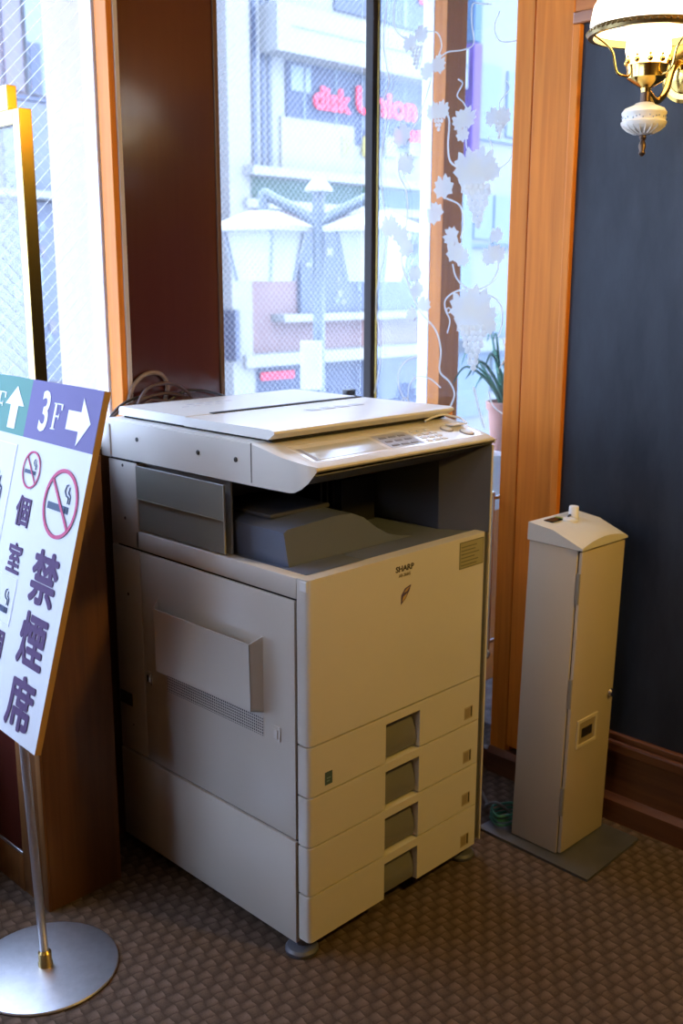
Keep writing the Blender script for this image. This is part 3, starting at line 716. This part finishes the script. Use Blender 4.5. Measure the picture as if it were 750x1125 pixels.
def letterF(u,v,h):
    w=h*.72
    return [rect(u+.12*w,u+.34*w,v,v+h),rect(u,u+.5*w,v,v+.045*h),rect(u,u+w,v+.955*h,v+h),[(u+.88*w,v+.76*h),(u+w,v+.76*h),(u+w,v+h),(u+.8*w,v+h)],rect(u+.3*w,u+.72*w,v+.48*h,v+.54*h),rect(u+.66*w,u+.73*w,v+.40*h,v+.62*h)]
spoly('lettering',letterF(-.180,.595,.052),wl)
spoly('lettering',letterF(-.437,.598,.052),wl)
def arrow(u,v,s,ang):
    pts=[(-.5,-.2),(.05,-.2),(.05,-.5),(.5,0),(.05,.5),(.05,.2),(-.5,.2)]
    ca,sa=math.cos(ang),math.sin(ang); return [(u+s*(x*ca-y*sa),v+s*(x*sa+y*ca)) for x,y in pts]
spoly('arrow',[arrow(-.072,.620,.092,0)],wl); spoly('arrow',[arrow(-.352,.622,.088,PI/2)],wl)
def ringp(u,v,r,w,n=40):
    out=[]
    for k in range(n):
        a,b=2*PI*k/n,2*PI*(k+1)/n
        out.append([(u+r*math.cos(a),v+r*math.sin(a)),(u+r*math.cos(b),v+r*math.sin(b)),(u+(r-w)*math.cos(b),v+(r-w)*math.sin(b)),(u+(r-w)*math.cos(a),v+(r-w)*math.sin(a))])
    return out
def bar(u0,v0,u1,v1,w):
    d=Vector((u1-u0,v1-v0)).normalized(); p=Vector((-d.y,d.x))*w/2
    return [(u0-p.x,v0-p.y),(u1-p.x,v1-p.y),(u1+p.x,v1+p.y),(u0+p.x,v0+p.y)]
def strip(pts,w):
    return [bar(*pts[i],*pts[i+1],w) for i in range(len(pts)-1)]
def cig(u,v,s):
    body=[rect(u-s,u+.42*s,v-.14*s,v+.14*s),rect(u+.47*s,u+.56*s,v-.14*s,v+.14*s),rect(u+.61*s,u+.70*s,v-.14*s,v+.14*s)]
    sm=strip([(u+.55*s,v+.25*s),(u+.55*s,v+.5*s),(u+.35*s,v+.55*s),(u+.2*s,v+.72*s),(u+.28*s,v+.95*s),(u+.42*s,v+.98*s)],.06*s)+strip([(u+.70*s,v+.25*s),(u+.70*s,v+.58*s),(u+.50*s,v+.68*s),(u+.55*s,v+.90*s)],.06*s)
    return body,sm
def nosmoke(u,v,r):
    b,s=cig(u-.0*r,v-.12*r,.72*r)
    spoly('cigarette_symbol',b,mat('sign_slate',(.03,.05,.10),.6,spec=.15)); spoly('smoke_symbol',s,navy)
    spoly('prohibition_ring',ringp(u,v,r,.11*r)+[bar(u-.66*r,v+.66*r,u+.66*r,v-.66*r,.10*r)],pink,d=.0014)
nosmoke(-.083,.461,.067); nosmoke(-.224,.507,.038)
def bold(s,u,v,size,off,k):
    bm=bmesh.new()
    for q in range(9):
        a=q*PI/4; du,dv=(k*math.cos(a),k*math.sin(a)) if q<8 else (0,0)
        text_bm(s,size,MS(u+du,v+dv,.0010+.00004*q),extrude=.0002,offset=0,bm=bm)
    return obj('lettering',bm,inkp,bd,smooth=False)
for ch,v in (('禁',.306),('煙',.185),('席',.063)): bold(ch,-.090,v,.108,0,.0034)
for ch,v in (('個',.418),('室',.322)): bold(ch,-.226,v,.064,0,.0017)
# partly visible left column: boxed smoking symbols and characters
def boxline(u0,u1,v0,v1,w,m): spoly('symbol_border',[rect(u0,u1,v0,v0+w),rect(u0,u1,v1-w,v1),rect(u0,u0+w,v0,v1),rect(u1-w,u1,v0,v1)],m)
palel=mat('sign_line',(.55,.55,.68),.4)
boxline(-.48,-.305,.345,.548,.0015,palel); b,s=cig(-.395,.41,.075); spoly('cigarette_symbol',b,navy); spoly('smoke_symbol',s,navy)
boxline(-.29,-.195,.195,.29,.001,palel); b,s=cig(-.245,.222,.042); spoly('cigarette_symbol',b,navy); spoly('smoke_symbol',s,navy)
bold('個',-.232,.150,.066*.9,0,.002); bold('室',-.236,.072,.066*.9,0,.002)
bold('喫',-.40,.28,.11*.9,0,.002); bold('煙',-.40,.165,.11*.9,0,.002); bold('席',-.40,.05,.11*.9,0,.002)
obj('back_bracket',sb(-.20,-.10,.30,.42,-.03,-.013),steel,sg,smooth=False)

# ================================================================ SCONCE
LX,LY=.85,-.215
ls=thing('wall_lamp','lit oil-lamp style brass wall lamp with white glass shade on the blackboard','wall lamp',(XR,LY,1.95))
lc=(LX,LY,0)
shade=mat('opal_glass',(.95,.93,.88),.25,emit=(1.0,.86,.62),es=2.6)
bm=lathe(bmesh.new(),[(.128,2.030),(.130,2.050),(.124,2.085),(.104,2.120),(.072,2.142),(.045,2.152),(.042,2.165)],lc,48,caps=False); o=obj('lamp_shade',bm,shade,ls)
s_=o.modifiers.new('s','SOLIDIFY'); s_.thickness=.003
bm=lathe(bmesh.new(),[(.122,2.020),(.133,2.020),(.136,2.027),(.133,2.036),(.122,2.036),(.122,2.020)],lc,48,caps=False)
for k in range(60):
    a=2*PI*k/60; bmesh.ops.create_icosphere(bm,subdivisions=1,radius=.0035,matrix=Matrix.Translation((LX+.135*math.cos(a),LY+.135*math.sin(a),2.0285)))
obj('shade_ring',bm,oldbrass,ls)
bm=lathe(bmesh.new(),[(.030,1.950),(.043,1.966),(.050,1.992),(.046,2.030),(.034,2.070),(.028,2.12)],lc,32,caps=False); obj('chimney',bm,mat('frosted_chimney',(.95,.9,.8),.3,emit=(1,.80,.48),es=3.2),ls)
bm=lathe(bmesh.new(),[(.010,1.900),(.012,1.912),(.030,1.922),(.043,1.932),(.045,1.950),(.047,1.958),(.044,1.960),(.044,1.954)],lc,32,caps=False)
for k in range(10):
    a=2*PI*k/10; bmesh.ops.create_icosphere(bm,subdivisions=2,radius=.0065,matrix=Matrix.Translation((LX+.046*math.cos(a),LY+.046*math.sin(a),1.967)))
    bmesh.ops.create_icosphere(bm,subdivisions=1,radius=.0035,matrix=Matrix.Translation((LX+.046*math.cos(a),LY+.046*math.sin(a),1.977)))
obj('gallery_cup',bm,brass,ls)
bm=lathe(bmesh.new(),[(.011,1.878),(.011,1.903)],lc,20); obj('neck',bm,bronze,ls)
bm=bmesh.new(); prof=[(.012,1.882),(.020,1.880),(.024,1.876),(.044,1.868),(.050,1.860),(.050,1.856),(.048,1.853),(.048,1.842),(.051,1.839),(.050,1.834),(.043,1.826),(.028,1.818),(.020,1.815),(.012,1.812)]
lathe(bm,prof,lc,40); fo=obj('ceramic_font',bm,mat('cream_ceramic',(.80,.74,.62),.25),ls)
bm=bmesh.new()
for k in range(40):
    a=2*PI*k/40
    if k%5==4: continue
    bmesh.ops.create_icosphere(bm,subdivisions=1,radius=.0022,matrix=Matrix.Translation((LX+.0478*math.cos(a),LY+.0478*math.sin(a),1.8475+.0025*math.sin(k*2.1))))
obj('floral_band',bm,mat('grey_flowers',(.35,.38,.42),.5),fo)
bm=bmesh.new()
for k in range(20):
    a=2*PI*k/20; tube(bm,[(LX+.047*math.cos(a),LY+.047*math.sin(a),1.832),(LX+.036*math.cos(a),LY+.036*math.sin(a),1.822),(LX+.022*math.cos(a),LY+.022*math.sin(a),1.8155)],.0022,6,sub=2)
obj('gadroon',bm,mat('cream_ceramic',(.80,.74,.62),.25),fo)
bm=lathe(bmesh.new(),[(.007,1.812),(.008,1.806),(.005,1.800),(.007,1.794),(.009,1.788),(.006,1.778),(.008,1.772),(.003,1.766)],lc,20); obj('finial',bm,bronze,ls)
for k in range(3):
    a=2*PI*k/3+2.4; ca,sa=math.cos(a),math.sin(a)
    bm=tube(bmesh.new(),[(LX+.043*ca,LY+.043*sa,1.936),(LX+.068*ca,LY+.068*sa,1.945),(LX+.080*ca,LY+.080*sa,1.985),(LX+.098*ca,LY+.098*sa,2.005),(LX+.128*ca,LY+.128*sa,2.024)],.0028,8); obj('shade_arm',bm,brass,ls)
bm=tube(bmesh.new(),[(LX+.008,LY,1.905),(LX+.05,LY,1.890),(LX+.09,LY,1.915),(LX+.115,LY,1.965),(LX+.15,LY,1.985),(XR-.012,LY,1.965)],.008,12); obj('wall_arm',bm,brass,ls)
MYr=Matrix.Rotation(-PI/2,3,'Y')
bm=lathe(bmesh.new(),[(.062,0),(.064,.006),(.056,.012),(.044,.012),(.040,.017),(.02,.024),(.008,.03)],(XR-.003,LY,1.965),40,M=MYr); obj('rosette',bm,brass,ls)
bm=lathe(bmesh.new(),[(.058,0),(.064,.005),(.058,.012),(.030,.008),(.010,.012)],(XR-.012,LY-.005,2.035),36,M=Matrix.Rotation(-PI/2+.15,3,'Y')); obj('reflector',bm,brass,ls)

# ================================================================ POT PLANT + tray on landing ledge
pp=thing('potted_plant','terracotta pot with thin spiky leaves on the landing sill behind the glass door','potted plant',(1.735,.765,.872))
tc_=mat('terracotta',(.50,.24,.17),.75,noise=.1,nscale=10)
bm=lathe(bmesh.new(),[(.050,.872),(.056,.88),(.068,.995),(.069,1.02),(.078,1.022),(.080,1.050),(.074,1.052),(.070,1.03),(.02,1.028)],(1.735,.765,0),32,caps=True); obj('pot',bm,tc_,pp)
bm=bmesh.new()
random.seed(3)
for k in range(34):
    a=random.uniform(0,2*PI); L=random.uniform(.16,.33); le=random.uniform(.3,1.3); b0=Vector((1.735+.02*math.cos(a),.765+.02*math.sin(a),1.03))
    d=Vector((math.cos(a)*le*.8,math.sin(a)*le*.45-.05,1)).normalized()
    p1=b0+d*L*.5; p2=b0+d*L*.9+Vector((math.cos(a)*.04*le,0,-.02*le)); p3=p2+Vector((math.cos(a)*.06*le,math.sin(a)*.02,-.05*le))
    tube(bm,[b0,p1,p2,p3],lambda t:.006*(1-t)**.6+.0008,5,sub=4)
obj('foliage',bm,mat('leaf_green',(.07,.20,.12),.5),pp)
bm=bmesh.new(); box(bm,1.50,1.64,.755,.815,.872,.93,.02,3); tr_=obj('brown_box',bm,mat('red_brown',(.22,.06,.04),.6)); tag(tr_,'low reddish brown planter box on the sill left of the terracotta pot','box')

# ================================================================ VINE STICKER ON THE DOOR GLASS
vx=XR+.0035
vd=thing('vine_sticker','white etched grapevine sticker with leaves and grapes on the glass door','window sticker',(vx,.54,1.1))
def dp(px,py): 
    p=at(px,py,0,vx); return p
strokes=[
([(426,-5),(421,40),(424,70),(427,90),(421,110),(425,125),(421,150),(418,190),(422,230),(425,260),(415,310),(413,340),(417,370),(417,400),(411,432)],1.3),
([(434,-3),(432,20),(436,35),(447,44)],1.1),([(466,35),(480,36),(485,50),(481,64),(492,57),(508,55),(520,48),(518,25),(519,5),(528,4),(540,5)],1.1),
([(503,87),(508,92),(502,105),(509,113),(513,125),(512,160),(520,172)],1.1),([(484,120),(493,130),(492,160),(495,178),(509,187)],1.6),
([(448,148),(460,128),(470,100),(474,80)],1.2),([(440,168),(438,190),(446,210),(447,240),(441,285),(448,310),(460,340),(478,362),(484,385),(483,408),(494,420),(499,435),(490,455)],1.5),
([(490,218),(505,226),(509,245),(506,262)],1.3),([(497,290),(501,305),(512,316),(524,318),(538,312),(547,295),(545,275)],1.3),
([(491,366),(494,352),(489,340),(490,328),(505,319),(530,322),(548,332),(552,352),(547,370)],1.2),
([(460,390),(442,400),(437,418),(442,435),(450,448)],1.1),([(448,446),(449,425),(458,414),(472,416),(484,426)],1.1),([(436,448),(444,437),(455,446)],1.0),
([(549,12),(543,30),(548,44),(560,46),(576,42)],.9),([(556,88),(559,98),(549,112),(549,125)],.8),([(568,105),(565,150),(560,175),(548,185)],.8),
([(536,150),(541,165),(532,175)],.9),([(520,425),(526,450),(532,470)],2.0),([(537,430),(541,445),(553,455),(566,458)],1.2),([(552,372),(556,390),(548,405)],.9)]
for pts,w in strokes:
    bm=tube(bmesh.new(),[dp(*q) for q in pts],.0021*w,6,sub=6,flat=(.35,1,1)); obj('stem',bm,etch,vd)
bm=bmesh.new(); c_=dp(492.5,341); lathe(bm,[(.006,-.0006),(.009,-.0006),(.009,.0006),(.006,.0006),(.006,-.0006)],c_,18,caps=False,M=MYr); obj('stem',bm,etch,vd)
leafshape=[(x*1.0,y) for x,y in [(0,-1.0),(.25,-.55),(.8,-.75),(.62,-.35),(1.05,.0),(.6,.12),(.8,.55),(.42,.45),(.38,.95),(.1,.6),(0,.35),(-.1,.6),(-.38,.95),(-.42,.45),(-.8,.55),(-.6,.12),(-1.05,0),(-.62,-.35),(-.8,-.75),(-.25,-.55)]]
leafshape=[(x*(1 if max(abs(x),abs(y))>.7 else 1.25),y*(1 if max(abs(x),abs(y))>.7 else 1.25)) for x,y in leafshape]
pxm=lambda: .0023
def leaf(px,py,r,rot):
    r*=1.35
    c=dp(px,py); bm=bmesh.new(); ca,sa=math.cos(rot),math.sin(rot); R=r*.0025
    ctr=[]
    vs=[bm.verts.new(c+Vector((-.0006,-(x*ca-y*sa)*R,(x*sa+y*ca)*R))) for x,y in leafshape]
    ce=bm.verts.new(c+Vector((-.0012,0,0)))
    for i in range(len(vs)): bm.faces.new((vs[i],vs[(i+1)%len(vs)],ce))
    o=obj('leaf',bm,etch,vd,smooth=False); md=o.modifiers.new('s','SOLIDIFY'); md.thickness=.0006; md.offset=0
for q in [(450,47,8,.3),(463,37,8,-.5),(469,78,8,.8),(482,70,8,-.6),(441,148,11,.5),(446,180,10,-.3),(476,122,8,.4),(486,120,8,-.5),(505,132,9,.9),(514,128,9,-.7),(508,147,7,.1),(541,128,8,.6),(553,127,8,-.5),(487,205,11,.2),(477,234,10,.8),(428,248,11,.2),(440,258,10,-.3),(446,272,9,.3),(456,300,8,.1),(458,318,8,.6),(466,334,8,-.3),(452,345,7,.4),(495,260,9,1.2),(500,276,10,.2),(507,282,9,-.4),(545,258,7,.2),(538,280,9,.5),(547,278,8,-.5),(513,182,15,.3),(530,180,15,-.4),(519,196,15,0),(540,188,9,.2),(508,335,15,.4),(524,333,16,-.3),(514,350,15,0),(534,346,12,-.6),(537,358,8,.3)]:
    leaf(*q)
def grapes(px,py,w,h,r):
    bm=bmesh.new(); n=max(3,int(h/(r*1.45)))
    for j in range(n):
        t=j/(n-1); ww=w*(1-t)**.75; k=max(1,int(ww/(r*1.6))+1)
        for i in range(k):
            c=dp(px+(i-(k-1)/2)*r*1.7+ (j%2)*.6,py+t*h)
            bmesh.ops.create_uvsphere(bm,u_segments=10,v_segments=6,radius=r*.0031,matrix=Matrix.Translation(c)@Matrix.Diagonal((.22,1,1,1)))
    obj('grape_cluster',bm,etch,vd)
grapes(457,52,12,22,2.2); grapes(524,205,26,42,3.4); grapes(519,360,26,44,3.4); grapes(481,128,9,14,2); grapes(548,135,9,16,2)

# ================================================================ EXTERIOR
YFa=12.0
fac=lambda px,py:(lambda p:(p.x,p.z))(at(px,py,1,YFa))
e_white=mat('ext_white',(0.172,0.176,0.174),.8); e_cream=mat('ext_cream',(0.178,0.168,0.135),.8); e_glass=mat('ext_blue_glass',(0.021,0.034,0.065),.3); e_dark=mat('ext_dark_blue',(0.015,0.025,0.055),.6)
e_pale=mat('ext_pale_blue',(0.115,0.143,0.168),.6); e_green=mat('ext_green',(0.046,0.088,0.071),.7); e_pinktxt=mat('ext_pink_sign',(0.617,0.010,0.044),.5); e_yel=mat('ext_yellow',(0.147,0.130,0.040),.6)
def brickm():
    m,nt,b,o=newmat('ext_pink_brick'); N=nt.nodes.new; L=nt.links.new
    tc=N('ShaderNodeTexCoord'); mp=N('ShaderNodeMapping'); mp.inputs['Rotation'].default_value=(PI/2,0,0); L(tc.outputs['Object'],mp.inputs[0])
    br=N('ShaderNodeTexBrick'); br.inputs['Scale'].default_value=4; br.inputs[1].default_value=(.15,.09,.088,1); br.inputs[2].default_value=(.13,.08,.08,1); br.inputs[3].default_value=(.16,.125,.125,1)
    L(mp.outputs[0],br.inputs[0]); L(br.outputs[0],b.inputs['Base Color']); b.inputs['Roughness'].default_value=.9; return m
e_brick=brickm()
ba=thing('building','pink brick street building with white bands and a pink shop sign','building',(12,12.2,-3.6))
bm=B(9.2,15.1,YFa+.05,YFa+4,-3.6,7.2); obj('wall',bm,e_brick,ba,smooth=False)
def slabf(name,par,x0,x1,z0,z1,m,d=.12,y=YFa): return obj(name,B(x0,x1,y-d,y+.06,z0,z1),m,par,smooth=False)
def Z(px,py): return fac(px,py)[1]
def X(px,py): return fac(px,py)[0]
slabf('pilaster',ba,X(240,150),X(263,150),-3.6,7.2,e_white,.25)
slabf('upper_wall',ba,X(263,150),15.1,Z(262,186),7.2,e_white,.02)
for a,b in ((265,270),(275,280),(285,289),(292,296)):
    slabf('louvre_window',ba,X(a,100),X(b,100),Z(280,182),Z(280,-40),e_glass,.05)
slabf('louvre_window_sill',ba,X(263,150),X(300,150),Z(280,62),Z(280,13),e_white,.2) if False else None
slabf('floor_band',ba,X(284,30),15.1,Z(310,64),Z(310,12),e_white,.45)
slabf('parapet_line',ba,X(300,30),15.1,Z(310,36),Z(310,35),e_pale,.47)
slabf('upper_window',ba,X(365,0),15.1,Z(400,20),Z(400,-60),e_glass,.06)
o=slabf('upper_window_mullion',ba,X(440,10),X(443,10),Z(400,20),Z(400,-60),e_pale,.08)
sw=slabf('sign_window',ba,X(312,100),15.05,Z(320,132),Z(320,68),e_dark,.06)
slabf('window_lower',ba,X(385,150),15.05,Z(400,160),Z(320,132),e_dark,.055)
for a in (330,365,395,440): slabf('window_mullion',ba,X(a,100),X(a+1.5,100),Z(320,132),Z(320,68),e_pale,.08)
slabf('white_shade',ba,X(316,80),X(338,80),Z(320,100),Z(320,72),e_pale,.08)
slabf('lower_cream_wall',ba,X(306,160),X(386,160),Z(320,186),Z(320,130),e_cream,.07)
for a,b in ((372,382),(395,405),(420,432),(446,458)): slabf('yellow_poster',ba,X(a,150),X(b,150),Z(a,172),Z(a,150),e_yel,.08)
x0,zc=fac(340,112); 
s1=text_bm('disk',.50,frame4((X(339,112),YFa-.12,Z(360,112)),(1,0,0),(0,0,1),(0,-1,0)),extrude=.02,offset=.016,align='LEFT',sx=1.05)
text_bm('Union',.60,frame4((X(385,112),YFa-.12,Z(387,112)+.0),(1,0,0),(0,0,1),(0,-1,0)),extrude=.02,offset=.016,align='LEFT',sx=1.10,bm=s1)
obj('shop_lettering',s1,e_pinktxt,ba,smooth=False)
bm=bmesh.new(); 
for a,b in ((430,436),(446,451),(453,463)):
    box(bm,X(a,150),X(b,150),YFa-.12,YFa-.08,Z(a,156),Z(a,144))
obj('small_lettering',bm,e_pinktxt,ba,smooth=False)
bm=bmesh.new(); box(bm,X(457,5),X(468,5),YFa-.12,YFa-.08,Z(460,6),Z(460,-12)); obj('upper_sign_patch',bm,e_pinktxt,ba,smooth=False)
slabf('ledge',ba,X(256,190),15.1,Z(262,194),Z(262,184),e_white,.5)
slabf('green_fascia',ba,X(262,200),15.1,Z(262,219),Z(262,194),e_green,.1)
slabf('ledge',ba,X(256,190),15.1,Z(262,229),Z(262,219),e_white,.35)
slabf('shop_window',ba,X(328,300),X(462,300),Z(340,344),Z(340,248),e_glass,.05)
random.seed(5)
for k in range(22):
    a=random.uniform(330,455); b=random.uniform(256,335)
    slabf('window_display',ba,X(a,b),X(a+random.uniform(2,6),b),Z(a,b+random.uniform(3,8)),Z(a,b),random.choice((e_pale,e_white,e_dark)),.07)
slabf('ledge',ba,X(300,350),15.1,Z(340,352),Z(340,344),e_white,.3)
slabf('ledge',ba,X(256,390),15.1,Z(300,400),Z(300,387),e_white,.35)
slabf('ground_window',ba,X(277,420),15.1,-3.0,Z(300,400),e_dark,.06)
slabf('ground_sign',ba,X(283,412),X(319,412),Z(300,416),Z(300,408),e_pinktxt,.1)
slabf('ground_pier',ba,X(262,420),X(277,420),-3.6,Z(300,400),e_white,.1)
slabf('conduit',ba,X(244,380),X(249,380),Z(250,395),Z(250,340),e_glass,.35)

bb=thing('building','pale blue-white street building with a tall blue banner beyond the glass door','building',(17,12.2,-3.6))
obj('wall',B(15.12,24,YFa+.02,YFa+4,-3.6,8),e_white,bb,smooth=False)
slabf('corner_strip',bb,X(507,100),X(519,100),Z(510,400),9,e_pale,.1)
slabf('blue_banner',bb,X(506,110),X(515,110),Z(510,185),Z(510,50),mat('ext_banner',(0.073,0.025,0.158),.6),.3)
slabf('blue_sign_top',bb,X(508,20),X(516,20),Z(510,48),Z(510,-60),mat('ext_blue2',(0.038,0.076,0.131),.6),.3)
for (a,b,c,d) in ((524,549,68,150),(556,572,78,150),(520,540,212,262),(542,574,215,268),(500,534,388,460),(540,590,345,430)):
    slabf('window',bb,X(a,(c+d)/2),X(b,(c+d)/2),Z(a,d),Z(a,c),e_pale,.03)
slabf('band_line',bb,X(505,270),24,Z(540,272),Z(540,269),mat('ext_line',(0.073,0.105,0.139),.6),.06)
slabf('band_line',bb,X(505,160),24,Z(520,152),Z(520,148),e_pale,.06)
slabf('ledge',bb,X(505,160),24,Z(520,385),Z(520,372),e_white,.4)

bc=thing('building','bluish street building with glass panels at the far left window','building',(6,12.2,-3.6))
obj('wall',B(2.5,9.15,YFa+.05,YFa+4,-3.6,7),mat('ext_pinkgrey',(0.130,0.118,0.127),.8),bc,smooth=False)
slabf('window',bc,X(3,50),X(22,50),Z(20,100),Z(20,-80),mat('ext_lilac',(0.088,0.080,0.103),.6),.04)
slabf('window',bc,X(28,50),X(52,50),Z(40,105),Z(40,-80),e_pale,.04)
slabf('window_pane',bc,X(31,80),X(43,80),Z(36,103),Z(36,48),e_glass,.07)
slabf('band',bc,2.5,9.1,Z(30,111),Z(30,106),e_glass,.08)
slabf('window',bc,X(2,150),X(56,150),Z(30,208),Z(30,112),mat('ext_slate',(0.063,0.076,0.103),.5),.05)
slabf('ledge',bc,2.5,9.1,Z(30,219),Z(30,211),e_white,.4)
slabf('shop_front',bc,2.5,9.0,Z(30,420),Z(30,222),mat('ext_slate2',(0.059,0.069,0.099),.5),.05)
random.seed(11)
for k in range(16):
    a=random.uniform(2,52); b=random.uniform(225,390)
    slabf('window_display',bc,X(a,b),X(a+random.uniform(4,12),b),Z(a,b+random.uniform(8,26)),Z(a,b),random.choice((e_pale,e_glass,e_green,mat('ext_lilac',(0.088,0.080,0.103),.6))),.08)
rd=struct('ground_street',B(-15,35,1.5,60,-3.75,-3.6),mat('asphalt',(.35,.36,.38),.9))

# --- street lamp with two lanterns
DL=6.8
def fp(px,py,d=DL): return CP+ray(px,py)*d
pole_p=fp(350,300); lmp=thing('street_lamp','pale twin-lantern street lamp outside the window','street lamp',(pole_p.x,pole_p.y,-3.6))
lm_m=mat('lamp_grey_blue',(.07,.09,.11),.5); lm_w=mat('lantern_white',(.23,.24,.25),.4); lm_g=mat('lantern_edge_grey',(.12,.14,.16),.4)  # the darker grey is for the lantern edge bars
px_,py_=pole_p.x,pole_p.y
bm=tube(bmesh.new(),[(px_,py_,-3.6),(px_,py_,fp(350,212).z)],.04,14,smooth=False); obj('pole',bm,lm_m,lmp)
zc=fp(350,204).z
bm=lathe(bmesh.new(),[(.09,zc-.05),(.095,zc-.035),(.05,zc+.02),(.015,zc+.04)],(px_,py_,0),20); obj('cap',bm,lm_w,lmp)
hd=(fp(450,300)-fp(250,300)); hd.z=0; hd.normalize()
bx=fp(343,400); 
bm=bmesh.new(); box(bm,-.07,.07,-.08,.02,-.17,.15,.01); Mx=frame4((px_,py_,bx.z),hd,Vector((-hd.y,hd.x,0)),(0,0,1))@Matrix.Translation((-.05,-.06,0)); bmesh.ops.transform(bm,matrix=Mx,verts=bm.verts); obj('meter_box',bm,lm_w,lmp)
for sgn,pc_ in ((-1,291),(1,412)):
    c=fp(pc_,300); cxy=Vector((px_,py_,0))+hd*((c-Vector((px_,py_,c.z))).dot(hd))
    zt=fp(350,250).z; zb=fp(350,309).z; zr=fp(350,233).z
    # arm: bracket sweeping up and out
    bm=bmesh.new(); A=Vector((px_,py_,fp(350,246).z)); E_=Vector((cxy.x,cxy.y,zr)); mid=(A+E_)/2; mid.z=fp(350,222).z
    tube(bm,[A,A*.6+E_*.4+Vector((0,0,.05)),Vector((E_.x,E_.y,fp(350,214).z))*.85+A*.15,Vector((E_.x,E_.y,fp(350,215).z)),E_],.035,8,sub=5); obj('arm',bm,lm_m,lmp)
    bm=bmesh.new()
    sec=4
    def fr(r,z,rot=PI/4): return [Vector((cxy.x+r*math.cos(rot+2*PI*k/sec+.25),cxy.y+r*math.sin(rot+2*PI*k/sec+.25),z)) for k in range(sec)]
    top=[bm.verts.new(v) for v in fr(.27,zt)]; bot=[bm.verts.new(v) for v in fr(.19,zb)]
    for k in range(sec): bm.faces.new((top[k],top[(k+1)%sec],bot[(k+1)%sec],bot[k]))
    bm.faces.new(bot); bm.faces.new(top[::-1]); bmesh.ops.recalc_face_normals(bm,faces=bm.faces)
    ln=obj('lantern',bm,lm_w,lmp,smooth=False)
    bm=bmesh.new(); t1=fr(.27,zt); b1=fr(.19,zb)
    for k in range(4): tube(bm,[t1[k],b1[k]],.014,6,smooth=False)
    obj('lantern_edges',bm,lm_g,ln)
    bm=bmesh.new(); r1=[bm.verts.new(v) for v in fr(.36,zt)]; r1b=[bm.verts.new(v) for v in fr(.36,zt-.03)]; r2=[bm.verts.new(v) for v in fr(.10,zr+.0)]
    for k in range(4): bm.faces.new((r1[k],r1[(k+1)%4],r2[(k+1)%4],r2[k])); bm.faces.new((r1b[k],r1b[(k+1)%4],r1[(k+1)%4],r1[k]))
    bm.faces.new(r2); bm.faces.new(r1b[::-1]); bmesh.ops.recalc_face_normals(bm,faces=bm.faces)
    obj('lantern_roof',bm,lm_w,ln,smooth=False)

# ================================================================ LIGHT
w=bpy.data.worlds.new('world'); sc.world=w; w.use_nodes=True
bg=w.node_tree.nodes['Background']; bg.inputs[0].default_value=(.62,.745,1.0,1); bg.inputs[1].default_value=10.5
def light(name,kind,loc,energy,col,size=.1,rot=None,**k):
    l=bpy.data.lights.new(name,kind); l.energy=energy; l.color=col
    if kind=='AREA': l.shape='RECTANGLE'; l.size=size; l.size_y=k.get('sy',size)
    elif kind=='POINT': l.shadow_soft_size=size
    o=bpy.data.objects.new(name,l); COL.objects.link(o); o.location=loc
    if rot: o.rotation_euler=rot
    return o
def look(o,d): o.rotation_euler=Vector(d).to_track_quat('-Z','Y').to_euler()
s=light('sun','SUN',(5,-5,8),1.2,(1,.96,.9)); s.data.angle=.03; look(s,(.25,.8,-.62))
def portal(loc,d,sx,sy):
    o=light('window_portal','AREA',loc,1,(1,1,1),sx,sy=sy); o.data.cycles.is_portal=True; look(o,d)
portal((XL-.06,-.075,1.875),(1,0,0),2.05,1.45)
portal((-1.64,.88,1.5),(0,-1,0),3.5,2.1)
portal((.75,YB+.03,1.75),(0,-1,0),.6,1.6)
portal((2.1,YB+.03,1.72),(0,-1,0),2.1,1.7)
WARM=(1.0,.62,.11)
light('bulb','POINT',(LX,LY,2.09),8,WARM,.03)
# unseen ceiling lamps, added to warm the copier front and the wood column
def added_lamp(x,y,z,e,lab):
    t=thing('added_ceiling_lamp',lab,'lamp',(x,y,z))
    bm=lathe(bmesh.new(),[(.02,z+.10),(.09,z+.07),(.12,z),(.09,z-.07),(.02,z-.10)],(x,y,0),24); obj('globe',bm,mat('globe_glow',(.9,.85,.7),.4,emit=(1,.7,.35),es=e),t)
    bm=tube(bmesh.new(),[(x,y,z+.1),(x,y,ZC)],.006,8,smooth=False); obj('cord',bm,brass,t)
    return t
for (x,y,z,e) in ((.70,-1.75,2.35,84),(-1.6,-.55,2.35,8)): 
    light('added_bulb','POINT',(x,y,z-.16),e,WARM,.08); added_lamp(x,y,z+.02,2.0,'unseen opal globe ceiling lamp added right of the camera to warm the copier front' if x>0 else 'unseen opal globe ceiling lamp added left of the camera to warm the wood column')

sc.view_settings.view_transform='Standard'; sc.view_settings.look='None'; sc.view_settings.gamma=1; sc.view_settings.exposure=0.0
sc.view_settings.use_curve_mapping=False
c=sc.cycles; c.use_denoising=True; c.max_bounces=10; c.transparent_max_bounces=16; c.sample_clamp_indirect=4; c.diffuse_bounces=5; c.caustics_reflective=False; c.caustics_refractive=False
